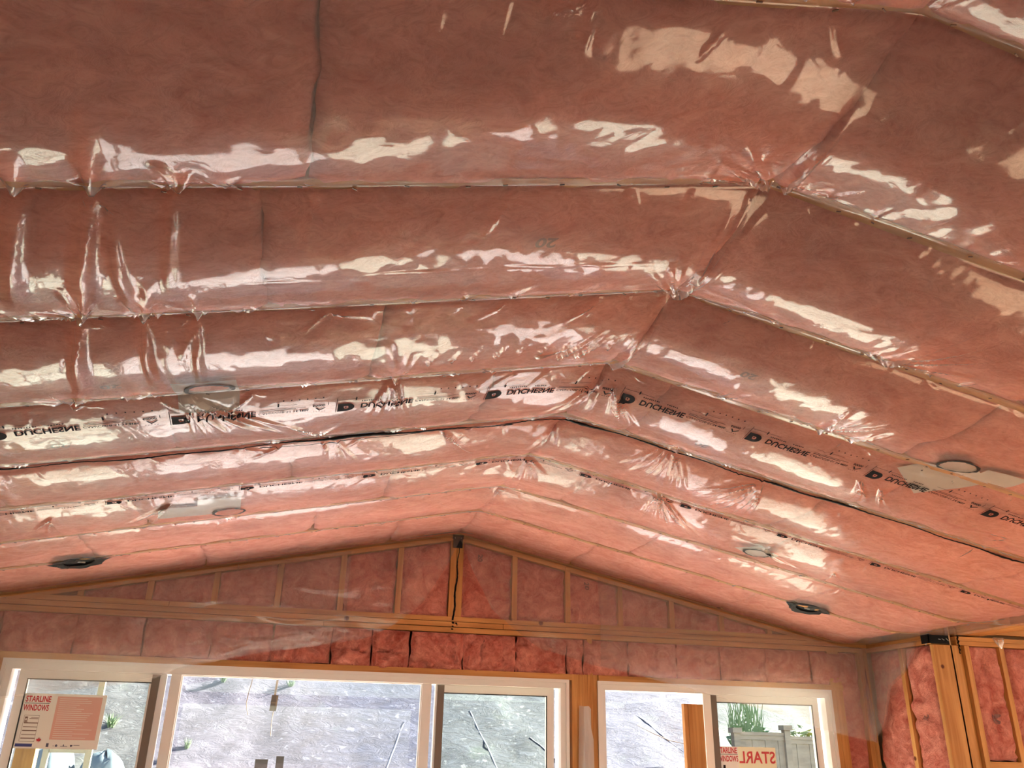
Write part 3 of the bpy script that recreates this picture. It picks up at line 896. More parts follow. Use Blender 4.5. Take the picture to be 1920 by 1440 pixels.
pot(1.502, 3.404, [(1.50, 3.40, 0.18, 0.18, 0.5)], 'pot light opening in the far sheet, right slope, grey inside', 4, HOUSING)

def cut_pot(cx, cy, label, seed):
    t = empty('pot_light', (cx, cy, float(filmz(cx, cy))))
    tag(t, label, 'pot light', 'pot lights cut open near the gable')
    rg = random.Random(seed)
    n = 26
    V, F = [], []
    z0 = float(filmz(cx, cy))
    # recessed black can
    for r, dz in ((0.100, -0.005), (0.088, -0.001), (0.080, 0.006), (0.0001, 0.007)):
        for i in range(n):
            a = 2 * math.pi * i / n
            x, y = cx + r * math.cos(a), cy + r * math.sin(a)
            V.append((x, y, float(filmz(cx + 0.092 * math.cos(a), cy + 0.092 * math.sin(a))) * 0.5 + z0 * 0.5 - SL * (abs(x) - abs(cx)) * 0.5 + dz))
    for q in range(3):
        for i in range(n):
            j = (i + 1) % n
            F.append((q * n + i, q * n + j, (q + 1) * n + j, (q + 1) * n + i))
    mesh('can', V, F, BLACK, t, True)
    # ragged black film round the hole
    V, F = [], []
    for i in range(n):
        a = 2 * math.pi * i / n
        r1 = 0.094 + rg.uniform(-0.005, 0.006)
        r2_ = 0.122 + rg.uniform(0, 0.022) + (0.035 if i in (0, 13) else 0) * rg.uniform(0.5, 1.2)
        V += [(cx + r1 * 0.86 * math.cos(a), cy + r1 * 0.86 * math.sin(a)), (cx + r2_ * math.cos(a), cy + r2_ * math.sin(a))]
    for i in range(n):
        j = (i + 1) % n
        F.append((2 * i, 2 * i + 1, 2 * j + 1, 2 * j))
    conform('torn_black_film', V, F, BLACK, t, 0.005)
    sx = cx + 0.01
    tube('socket', [(sx - .02, cy + .03, z0 - 0.001), (sx + .02, cy + .03, z0 - 0.003)], 0.004, STEEL, t)
    return t
cut_pot(-2.335, 4.265, 'black pot light hole cut through the plastic, low on the left slope', 5)
cut_pot(2.361, 4.255, 'black pot light hole cut through the plastic, low on the right slope', 6)

# ------------------------------------------------------------------ gable wall
gw = empty('wall_far', (0, YG + 0.07, 0))
tag(gw, 'framed gable wall with windows at the far end', kind='structure')
YB = YG + 0.14
def stud(x0, x1, z0, z1, y0=YG, y1=YB, name='stud', m=WZ, p=gw):
    return box(name, (x0, y0, z0), (x1, y1, z1), m, p)

# sheathing outside
def shear(x0, x1, z0, zl, zr_):
    V = []
    for y in (YB + 0.002, YB + 0.014):
        V += [(x0, y, z0), (x1, y, z0), (x1, y, zr_), (x0, y, zl)]
    return mesh('sheathing', V, [(0, 1, 2, 3), (4, 7, 6, 5), (0, 4, 5, 1), (1, 5, 6, 2), (2, 6, 7, 3), (3, 7, 4, 0)], PLY, gw)
shear(-3.46, 0, 2.12, ZR - SL * 3.46 + 0.2, ZR + 0.2)
shear(0, 3.46, 2.12, ZR + 0.2, ZR - SL * 3.46 + 0.2)
box('sheathing', (-3.46, YB + .002, 0), (-2.79, YB + .014, 2.12), PLY, gw)
box('sheathing', (0.84, YB + .002, 0), (1.055, YB + .014, 2.12), PLY, gw)
box('sheathing', (2.935, YB + .002, 0), (3.46, YB + .014, 2.12), PLY, gw)
ZS = 0.16
box('sill_wall', (-2.79, YG, 0), (0.84, YB + .014, ZS - 0.002), PLY, gw)
box('sill_wall', (1.055, YG, 0), (2.935, YB + .014, ZS - 0.002), PLY, gw)

# sloped top plates: two lengths each side
def splate(xa, xb, t0=0.006, t1=0.044):
    V = []
    for x in (xa, xb):
        zt = ZR - SL * abs(x)
        V += [(x, YG - 0.002, zt - t1), (x, YB, zt - t1), (x, YB, zt - t0), (x, YG - 0.002, zt - t0)]
    F = [(0, 1, 2, 3), (4, 7, 6, 5)] + [(j, j + 4, (j + 1) % 4 + 4, (j + 1) % 4) for j in range(4)]
    return mesh('sloped_plate', V, F, WX, gw)
splate(-0.036, -1.5); splate(-1.504, -2.86); splate(0.036, 0.82); splate(0.824, 2.84)

GST = [-2.85, -2.44, -2.03, -1.624, -1.219, -0.80, -0.406, 0.0, 0.434, 0.84, 1.249, 1.662, 2.07, 2.47]
def plate_z(x):
    return ZR - SL * abs(x) - 0.046
for x in GST:
    if plate_z(x) < 2.52:
        continue
    if x == 0.0:
        stud(-0.046, -0.004, 2.5, ZR - 0.012)
        stud(-0.002, 0.046, 2.5, ZR - 0.012)
    else:
        V = []
        for y in (YG, YB):
            V += [(x - .019, y, 2.5), (x + .019, y, 2.5), (x + .019, y, plate_z(x + .019)), (x - .019, y, plate_z(x - .019))]
        mesh('stud', V, [(0, 1, 2, 3), (4, 7, 6, 5), (0, 4, 5, 1), (1, 5, 6, 2), (2, 6, 7, 3), (3, 7, 4, 0)], WZ, gw)
for q, (z0, z1) in enumerate(((2.392, 2.4255), (2.4300, 2.4620), (2.4665, 2.4985))):
    for (a, b) in (((-3.32, -0.9), (-0.897, 3.30)), ((-3.32, 0.35), (0.353, 3.30)), ((-3.32, -1.9), (-1.897, 3.30)))[q]:
        stud(a, b, z0, z1, YG - 0.009 * (q == 1), YB, 'beam_plate', WX)
stud(-2.90, 0.862, 2.106, 2.146, YG - .006, YB, 'header', WX)
stud(1.062, 3.05, 2.106, 2.146, YG - .006, YB, 'header', WX)
for q in range(5):
    stud(0.864 + q * 0.0392, 0.864 + q * 0.0392 + 0.038, 0, 2.392 if q == 3 else 2.146)
for (a, b) in ((2.945, 2.983), (2.985, 3.045), (3.225, 3.262), (3.264, 3.30)):
    stud(a, b, 0, 2.392)
for (a, b) in ((-2.83, -2.792), (-2.87, -2.832)):
    stud(a, b, 0, 2.146)
stud(-3.32, -3.24, 0, 2.392)

# ------------------------------------------------------------------ wall batts
def wall_batt(p00, p10, p11, p01, n, depth, puff, label, group, seed, res=0.03, ragged=0.0, m=PINK):
    P = [np.array(p, float) for p in (p00, p10, p11, p01)]
    n = np.array(n, float)
    Lu = max(np.linalg.norm(P[1] - P[0]), np.linalg.norm(P[2] - P[3]))
    Lv = max(np.linalg.norm(P[3] - P[0]), np.linalg.norm(P[2] - P[1]))
    nu, nv = max(5, int(Lu / res)), max(5, int(Lv / res))
    u, v = np.meshgrid(np.linspace(0, 1, nu + 1), np.linspace(0, 1, nv + 1))
    Q = (P[0] * ((1 - u) * (1 - v))[..., None] + P[1] * (u * (1 - v))[..., None] + P[2] * (u * v)[..., None] + P[3] * ((1 - u) * v)[..., None])
    eu, ev = np.minimum(u, 1 - u) * Lu, np.minimum(v, 1 - v) * Lv
    e = np.minimum(eu, ev)
    prof = 1 - np.clip(1 - e / 0.045, 0, 1) ** 2
    a, b = u * Lu + seed * 3.7, v * Lv + seed * 1.3
    lump = 0.014 * vnoise(a, b, 0.15, seed) + 0.010 * vnoise(a, b, 0.05, seed + 1) + 0.022 * ragged * vnoise(a, b, 0.065, seed + 2) + 0.010 * ragged * vnoise(a, b, 0.03, seed + 3)
    crack = np.abs(vnoise(a, b, 0.16, seed + 4))
    lump -= 0.026 * np.clip(1 - crack / 0.09, 0, 1) * (0.35 + ragged)
    out = -0.022 * (1 - prof) + prof * (puff + lump)
    eu_ = (P[1] - P[0]) / max(1e-6, np.linalg.norm(P[1] - P[0]))
    jit = 0.010 * vnoise(a * 1.3, b, 0.06, seed + 8) * (1 - np.clip(eu / 0.05, 0, 1))
    Q = Q + n * out[..., None] + eu_ * jit[..., None]
    if ragged:
        dz = ragged * 0.014 * vnoise(a, b, 0.04, seed + 6) * (1 - np.clip(v * 4, 0, 1))
        Q[..., 2] += dz
    W = nu + 1
    N = W * (nv + 1)
    V = np.concatenate([Q.reshape(-1, 3), (Q - n * depth).reshape(-1, 3)])
    F = []
    flip = np.dot(np.cross(P[1] - P[0], P[3] - P[0]), n) < 0
    for j in range(nv):
        for i in range(nu):
            a_ = j * W + i
            F.append((a_, a_ + W, a_ + W + 1, a_ + 1) if flip else (a_, a_ + 1, a_ + W + 1, a_ + W))
    loop = list(range(0, W)) + [j * W + nu for j in range(1, nv + 1)] + [nv * W + i for i in range(nu - 1, -1, -1)] + [j * W for j in range(nv - 1, 0, -1)]
    for q in range(len(loop)):
        x, y = loop[q], loop[(q + 1) % len(loop)]
        F.append((x, y, y + N, x + N))
    F.append((N, N + nu, N + W * nv + nu, N + W * nv))
    o = mesh('insulation_batt', V, F, m, None, True)
    tag(o, label, 'insulation', group)
    return o

G1 = 'pink batts in the gable triangle'
left_i = right_i = 0
gb = []
edges = GST
pairs = [(edges[i], edges[i + 1]) for i in range(len(edges) - 1)] + [(2.47, 2.85)]
order_l = [p for p in pairs if p[1] <= 0.001][::-1]
order_r = [p for p in pairs if p[0] >= -0.001]
for side, lst in (('left', order_l), ('right', order_r)):
    cnt = 0
    for (a, b) in lst:
        xa = a + (0.048 if a == 0 else 0.021)
        xb = b - (0.048 if b == 0 else 0.021)
        za, zb_ = plate_z(xa) - 0.002, plate_z(xb) - 0.002
        if max(za, zb_) < 2.53:
            continue
        za, zb_ = max(za, 2.506), max(zb_, 2.506)
        cnt += 1
        o = wall_batt((xa, YG + .012, 2.5), (xb, YG + .012, 2.5), (xb, YG + .012, zb_), (xa, YG + .012, za), (0, -1, 0), 0.10, 0.012,
                      'pink insulation batt in the gable triangle, %s bay %s of the ridge post' % (ORD[cnt - 1], side), G1, 300 + cnt * 5 + (side == 'right') * 100, 0.024, 0.4)
        gb.append((side, cnt, o))

def wall_mark(o, x, z, y, rot, size=0.9, axis='y'):
    v, f = T20
    v = v * size
    c, s = math.cos(rot), math.sin(rot)
    A, B = v[:, 0] * c - v[:, 1] * s, v[:, 0] * s + v[:, 1] * c
    V = np.stack([x + A, np.full(len(A), y), z + B], -1) if axis == 'y' else np.stack([np.full(len(A), y), x - A, z + B], -1)
    me = mesh('printed_mark', V, f, FAINT, o)
    sw = me.modifiers.new('lay', 'SHRINKWRAP')
    sw.target = o
    sw.wrap_method = 'NEAREST_SURFACEPOINT'
    sw.offset = 0.003
    return me
for side, cnt, o in gb:
    if side == 'right' and cnt == 1:
        wall_mark(o, 0.15, 2.95, YG - 0.012, -math.pi / 2)
    if side == 'right' and cnt == 3:
        wall_mark(o, 0.97, 2.80, YG - 0.012, -math.pi / 2)

G2 = 'pink batts between gable beam and window header'
seams = [-2.86, -2.42, -2.02, -1.60, -1.22, -0.83, -0.56, -0.30, 0.075, 0.45, 0.83, 0.955, 1.30, 1.68, 2.04, 2.42, 2.80, 3.20]
for i in range(len(seams) - 1):
    a, b = seams[i] + 0.003, seams[i + 1] - 0.003
    rag = 1.0 if -0.9 < a < 1.2 else 0.45
    o = wall_batt((a, YG - .004, 2.136 if rag > .9 else 2.148), (b, YG - .004, 2.136 if rag > .9 else 2.148), (b, YG - .004, 2.388), (a, YG - .004, 2.388), (0, -1, 0), 0.10, 0.010,
                  'short pink insulation batt above the window header, %s piece from the left' % ORD[i], G2, 500 + i * 9, 0.0115, rag)
    if i == 6:
        wall_mark(o, -0.42, 2.25, YG - 0.02, -math.pi / 2, 0.7)
wall_batt((3.048, YG + .02, 0.02), (3.222, YG + .02, 0.02), (3.222, YG + .02, 2.388), (3.048, YG + .02, 2.388), (0, -1, 0), 0.10, 0.008,
          'tall narrow pink batt between studs right of the right window', 'pink batts in the right corner', 700, 0.035, 0.4)
wall_batt((-3.236, YG + .02, 0.02), (-2.874, YG + .02, 0.02), (-2.874, YG + .02, 2.388), (-3.236, YG + .02, 2.388), (0, -1, 0), 0.10, 0.008,
          'tall pink batt between studs left of the left window', 'pink batts in the left corner', 702, 0.035, 0.4)

# black film tucked over the ridge post and the sealant run under it
pt = empty('ridge_post_seal', (0, YG - 0.01, 2.42))
tag(pt, 'black sealant run and black plastic tab on the ridge post of the gable', 'sealant')
tab = boxes('plastic_tab', [((-0.034, YG - 0.014, 2.985), (0.034, YG - 0.002, 3.075)), ((-0.040, YG - 0.016, 3.05), (0.040, YG - 0.002, 3.078))], BLACK, pt)
tube('staple', [(-0.026, YG - .018, 3.062), (-0.022, YG - .018, 3.050)], 0.002, STEEL, tab)
tube('staple', [(0.024, YG - .018, 3.062), (0.021, YG - .018, 3.050)], 0.002, STEEL, tab)
rg = random.Random(8)
pts, rad = [], []
z = 2.99
while z > 2.47:
    f = (2.99 - z) / 0.52
    pts.append((0.012 - 0.022 * f + 0.004 * math.sin(z * 30) + rg.uniform(-.0015, .0015), YG - 0.003, z))
    rad.append(0.004 + 0.009 * min(1, f * 1.6) + rg.uniform(-0.0015, 0.002))
    z -= 0.012
tube('sealant_run', pts, rad, BLACK, pt, 7, 0.5)
for (x, z, r) in ((-0.010, 2.455, 0.012), (0.012, 2.452, 0.010), (-0.012, 2.432, 0.008), (-0.014, 2.412, 0.008), (0.018, 2.442, 0.007)):
    tube('sealant_blob', [(x - r, YG - .004, z), (x - r * .4, YG - .006, z + .002), (x + r * .5, YG - .006, z), (x + r, YG - .004, z - .002)], [r * .3, r * .7, r * .6, r * .2], BLACK, pt)

# ------------------------------------------------------------------ windows
def pane(x0, x1, z0, z1, y, m, parent):
    return box('pane', (x0, y, z0), (x1, y + 0.006, z1), m, parent)

w1 = empty('window_1', (-0.97, YG + .06, ZS))
tag(w1, 'wide white three-part sliding window on the left of the gable wall', kind='structure')
ZT = 2.10
frame4('frame', -2.782, 0.832, ZS, ZT, 0.052, YG - 0.004, YG + 0.13, VINYL, w1)
frame4('frame_lip', -2.790, 0.840, ZS - .008, ZT + .008, 0.022, YG - 0.014, YG - 0.005, VINYL, w1)
for a in (-1.81, -0.198):
    box('mullion', (a, YG + 0.004, ZS + .052), (a + 0.062, YG + 0.10, ZT - .052), VINYL, w1)
pane(-1.748, -0.198, ZS + .052, ZT - .052, YG + .05, GLASS, w1)
frame4('glazing_bead', -1.748, -0.198, ZS + .052, ZT - .052, 0.008, YG + .02, YG + .048, VINYL, w1)
def sash(x0, x1, inner, parent, y0=YG + 0.045, dark=True, gl=GLASSD, zt=ZT - .0525):
    s = frame4('sash', x0, x1, ZS + .0525, zt, 0.054, y0, y0 + 0.035, VINYL, parent)
    pane(x0 + .054, x1 - .054, ZS + .11, zt - .054, y0 + .016, gl, s)
    frame4('gasket', x0 + .050, x1 - .050, ZS + .106, zt - .050, 0.007, y0 - 0.002, y0 + 0.004, GASKET, s)
    if inner is not None:
        box('interlock_stile', (inner, y0 - 0.012, ZS + .06), (inner + 0.046, y0 + 0.037, zt - .004), STILE_SHADE, s)
        box('interlock_edge', (inner - 0.014, y0 + .008, ZS + .06), (inner - 0.002, y0 + 0.037, zt - .004), VINYL, s)
    return s
sash(-0.10, 0.745, -0.088, w1)
sash(-2.695, -1.84, -1.925, w1)

w2 = empty('window_2', (2.0, YG + .06, ZS))
tag(w2, 'white two-part sliding window on the right of the gable wall', kind='structure')
frame4('frame', 1.06, 2.93, ZS, ZT, 0.052, YG - 0.004, YG + 0.13, VINYL, w2)
frame4('frame_lip', 1.052, 2.938, ZS - .008, ZT + .008, 0.022, YG - 0.014, YG - 0.005, VINYL, w2)
box('mullion', (1.872, YG + 0.004, ZS + .052), (1.934, YG + 0.10, ZT - .052), VINYL, w2)
pane(1.112, 1.872, ZS + .052, ZT - .052, YG + .05, GLASS, w2)
sash(1.945, 2.845, 1.95, w2, gl=GLASSD)

# ------------------------------------------------------------------ stickers on the glass
def flat(name, parts, m, parent, y, ox, oz):
    v, f = join2(parts)
    V = np.stack([v[:, 0] + ox, np.full(len(v), y), v[:, 1] + oz], -1)
    return mesh(name, V, f, m, parent)

def fit(t, w, h):
    v, f = t
    v = v.copy()
    v[:, 0] -= v[:, 0].min(); v[:, 1] -= v[:, 1].min()
    v[:, 0] *= w / v[:, 0].max(); v[:, 1] *= h / v[:, 1].max()
    return v, f
ST = text_mesh('STARLINE', 0.05, 0.0012)
WI = text_mesh('WINDOWS', 0.05, 0.0012)

YP = YG + 0.045 + 0.016
sk = empty('window_sticker', (-2.40, YP - .003, 1.61))
tag(sk, 'white sticker with red lettering and a maple leaf on the left window', 'sticker')
X0, Z0, SWD, SHT = -2.648, 1.600, 0.475, 0.312
box('paper', (X0, YP - .0032, Z0), (X0 + SWD, YP - .0006, Z0 + SHT), PAPER, sk)
yy = YP - .0042
flat('red_lettering', [shift(fit(ST, 0.142, 0.036), 0.018, 0.262), shift(fit(WI, 0.142, 0.036), 0.014, 0.212)], REDI, sk, yy, X0, Z0)
flat('underline', [rect(0.018, 0.2535, 0.155, 0.2565)], INK, sk, yy, X0, Z0)
rp = random.Random(12)
tx = [rect(0.195, 0.052, 0.452, 0.298)]
flat('pale_text_block', tx, PINKI, sk, yy, X0, Z0)
lines = []
for k in range(20):
    lines.append(rect(0.21, 0.284 - k * 0.0117, 0.21 + rp.uniform(0.10, 0.225), 0.2862 - k * 0.0117))
flat('text_lines', lines, PAPER, sk, yy - .0006, X0, Z0)
bx_ = [rect(0.036, 0.150, 0.052, 0.178), rect(0.034, 0.146, 0.056, 0.149)]
bx_ += [rect(0.062, 0.165, 0.112, 0.168), rect(0.070, 0.172, 0.112, 0.1745)]
for k in range(5):
    bx_.append(rect(0.036, 0.140 - k * 0.0215, 0.036 + 0.078, 0.1455 - k * 0.0215 - 0.002 * (k % 2)))
bx_ += [rect(0.030, 0.038, 0.115, 0.0395), rect(0.030, 0.185, 0.115, 0.1865), rect(0.030, 0.038, 0.0315, 0.1865), rect(0.1135, 0.038, 0.115, 0.1865)]
flat('small_print', bx_, plain('grey_brown_ink', (0.22, 0.13, 0.10), 0.5), sk, yy, X0, Z0)
flat('house_mark_gap', [rect(0.040, 0.156, 0.048, 0.168)], PAPER, sk, yy - .0006, X0, Z0)
flat('blue_bar', [rect(0.014, 0.010, 0.108, 0.027)], BLUEI, sk, yy, X0, Z0)
leaf = [(0, -.5), (.05, -.12), (.36, -.18), (.28, -.05), (.5, .14), (.40, .18), (.42, .34), (.26, .28), (.2, .36), (.09, .22), (.12, .52), (.05, .47), (0, .6)]
lp = leaf + [(-x, y) for x, y in leaf[::-1][1:-1]]
lv = np.array([(0, 0.05)] + lp) * 0.030
flat('maple_leaf', [shift((lv, [(0, 1 + i, 1 + (i + 1) % len(lp)) for i in range(len(lp))]), 0.138, 0.045)], REDI, sk, yy, X0, Z0)
lg = [rect(0.185, 0.010, 0.199, 0.031)]
lg += [rect(0.222, 0.016, 0.232, 0.018), rect(0.236, 0.012, 0.248, 0.020), (np.array([(0.234, 0.020), (0.250, 0.020), (0.242, 0.027)]), [(0, 1, 2)])]
lg += [rect(0.265, 0.014, 0.305, 0.017), rect(0.279, 0.017, 0.286, 0.022), rect(0.281, 0.022, 0.284, 0.028)]
lg += [(np.array([(0.318, 0.024), (0.334, 0.024), (0.330, 0.014), (0.322, 0.012)]), [(0, 1, 2, 3)]), rect(0.338, 0.021, 0.372, 0.0235)]
flat('small_emblems', lg, plain('dark_blue_grey_ink', (0.10, 0.09, 0.14), 0.5), sk, yy, X0, Z0)['kind'] = 'stuff'

sk2 = empty('window_sticker', (2.2, YP - .003, 1.40))
tag(sk2, 'white sticker with red lettering and mirrored red letters on the right window', 'sticker')
X0, Z0 = 1.985, 1.395
box('paper', (X0, YP - .0032, Z0), (X0 + 0.165, YP - .0006, Z0 + 0.300), PAPER, sk2)
box('backing_sheet', (X0 + 0.166, YP - .0032, Z0), (X0 + 0.47, YP - .0006, Z0 + 0.300), PAPERY, sk2)
flat('red_lettering', [shift(fit(ST, 0.150, 0.040), 0.006, 0.255), shift(fit(WI, 0.158, 0.040), 0.004, 0.200)], REDI, sk2, yy, X0, Z0)
flat('underline', [rect(0.008, 0.247, 0.160, 0.250)], INK, sk2, yy, X0, Z0)
mv, mf = fit(text_mesh('STARLI', 0.05, 0.0010), 0.31, 0.082)
keep_f = [f for f in mf]
mir = np.stack([0.462 - mv[:, 0], mv[:, 1] + 0.190], -1)
mk = [f for f in keep_f if min(mir[i, 0] for i in f) > 0.168]
flat('mirrored_lettering', [(mir, mk)], plain('faded_red_ink', (0.62, 0.06, 0.06), 0.5), sk2, yy, X0, Z0)
flat('house_mark', [rect(0.040, 0.150, 0.058, 0.178)], INK, sk2, yy, X0, Z0)

# ------------------------------------------------------------------ right-hand corner: short side wall, post, wall facing the camera
rwl = empty('wall_right', (3.37, 4.6, 0))
tag(rwl, 'short framed wall on the right between gable and corner post', kind='structure')
XR = 3.30
for q, (z0, z1) in enumerate(((2.392, 2.422), (2.424, 2.454))):
    box('top_plate', (XR, YC + .02, z0), (XR + .14, YG - .004, z1), WY, rwl)
box('sheathing', (XR + .142, YC, 0), (XR + .154, YG + .14, 2.64), PLY, rwl)
box('stud', (XR - .004, 4.555, 0), (XR + .13, 4.593, 2.39), WZ, rwl)
wall_batt((XR + .012, 4.96, 0.02), (XR + .012, 4.60, 0.02), (XR + .012, 4.60, 2.388), (XR + .012, 4.96, 2.388), (-1, 0, 0), 0.10, 0.012,
          'tall pink batt on the short side wall, next to the gable corner', 'pink batts on the short side wall', 800, 0.03, 0.6)
o = wall_batt((XR + .012, 4.55, 0.02), (XR + .012, 4.262, 0.02), (XR + .012, 4.262, 2.388), (XR + .012, 4.55, 2.388), (-1, 0, 0), 0.10, 0.014,
          'tall pink batt on the short side wall, next to the corner post', 'pink batts on the short side wall', 810, 0.03, 0.8)
wall_mark(o, 4.42, 1.93, XR - 0.012, -math.pi / 2, 1.1, 'x')

cp = empty('corner_post', (3.4, YC, 0))
tag(cp, 'thick orange timber post at the right corner of the room', 'post')
box('timber', (XR + .002, YC, 0), (XR + .212, YC + .036, 2.385), WZ, cp)
box('timber', (XR + .03, YC + .038, 0), (XR + .14, YC + .075, 2.385), WZ, cp)
sb = empty('post_seal', (3.40, YC - .01, 2.38))
tag(sb, 'black plastic tab stapled over the top of the corner post', 'plastic tab')
boxes('plastic_tab', [((XR - 0.035, YC - 0.008, 2.392), (XR + 0.135, YC - 0.001, 2.450)), ((XR - 0.035, YC - 0.008, 2.392), (XR - 0.028, YC + 0.07, 2.452))], BLACK, sb)
for dx in (0.045, 0.075, 0.11):
    tube('staple', [(XR + dx, YC - .011, 2.418 + dx * .1), (XR + dx + .018, YC - .011, 2.424 - dx * .1)], 0.0025, STEEL, sb)
pts = [(XR + 0.215 + 0.004 * math.sin(k * 1.7), YC - 0.003, 2.452 - k * 0.008) for k in range(16)]
tube('sealant_run', pts, [0.004 + 0.006 * abs(math.sin(k * .9)) for k in range(16)], BLACK, sb, 6, 0.5)
tube('sealant_run', [(XR + 0.21, YC - .004, 2.455), (XR + 0.26, YC - .01, 2.457), (XR + 0.31, YC - .006, 2.459)], [0.005, 0.003, 0.001], BLACK, sb, 6, 0.5)

wf = empty('wall_near', (4.5, YC + .07, 0))
tag(wf, 'framed wall facing the viewer right of the corner post', kind='structure')
for (z0, z1) in ((2.390, 2.419), (2.421, 2.450)):
    box('top_plate', (XR + .20, YC + .004, z0), (5.24, YC + .14, z1), WX, wf)
box('sheathing', (XR + .16, YC + .142, 0), (5.24, YC + .154, 2.715), PLY, wf)
for (a, b, y) in ((3.516, 3.534, YC + .02), (3.536, 3.554, YC + .03), (3.558, 3.598, YC - .002), (3.862, 3.902, YC + .006), (4.27, 4.31, YC), (4.67, 4.71, YC), (5.08, 5.12, YC)):
    box('stud', (a, y, 0), (b, YC + .138, 2.388), WZ, wf)
box('blocking', (3.60, YC + .004, 1.592), (3.86, YC + .138, 1.630), WX, wf)
xs_ = [3.60, 3.904, 4.312, 4.712]
xe_ = [3.86, 4.268, 4.668, 5.078]
G3 = 'pink batts on the wall right of the corner post'
for q, (a, b) in enumerate(zip(xs_, xe_)):
    o = wall_batt((a, YC + .016, 1.636 if q == 0 else 0.02), (b, YC + .016, 1.636 if q == 0 else 0.02), (b, YC + .016, 2.386), (a, YC + .016, 2.386), (0, -1, 0), 0.10, 0.012,
                  'pink batt in the bright wall beyond the corner post, %s bay from the post' % ORD[q], G3, 900 + q * 11, 0.026, 0.6)
    if q == 0:
        wall_mark(o, 3.70, 1.94, YC - 0.01, -math.pi / 2, 1.1)
for i, (x, z, nm) in enumerate(((3.86, 2.425, 'right of the corner post'), (XR - 0.01, 2.43, 'left of the corner post'))):
    t = empty('poly_scrap', (x, YC - .01, z - .05))
    tag(t, 'small torn scrap of clear plastic stapled to the top plate %s' % nm, 'plastic scrap')
    y_ = YC - 0.004
    V = [(x - .05, y_, z + .03), (x + .05, y_, z + .03), (x + .045, y_ - .004, z), (x + .01, y_ - .006, z - .05), (x - .035, y_ - .003, z - .005), (x, y_ - .008, z + .01)]
    if i == 1:
        V = [(x - 0.004 - (y_ - b) * 0, YC + 0.045 + (a - x) * .9, c) for a, b, c in V]
    mesh('film', V, [(0, 1, 5), (1, 2, 5), (2, 3, 5), (3, 4, 5), (4, 0, 5)], STRIPM, t, True)
    for dx in (-0.008, 0.03):
        tube('staple', [(x + dx, y_ - .008, z + .012), (x + dx + .012, y_ - .008, z + .014)] if i == 0 else [(x - .008, YC + .045 + dx, z + .012), (x - .008, YC + .055 + dx, z + .014)], 0.002, STEEL, t)

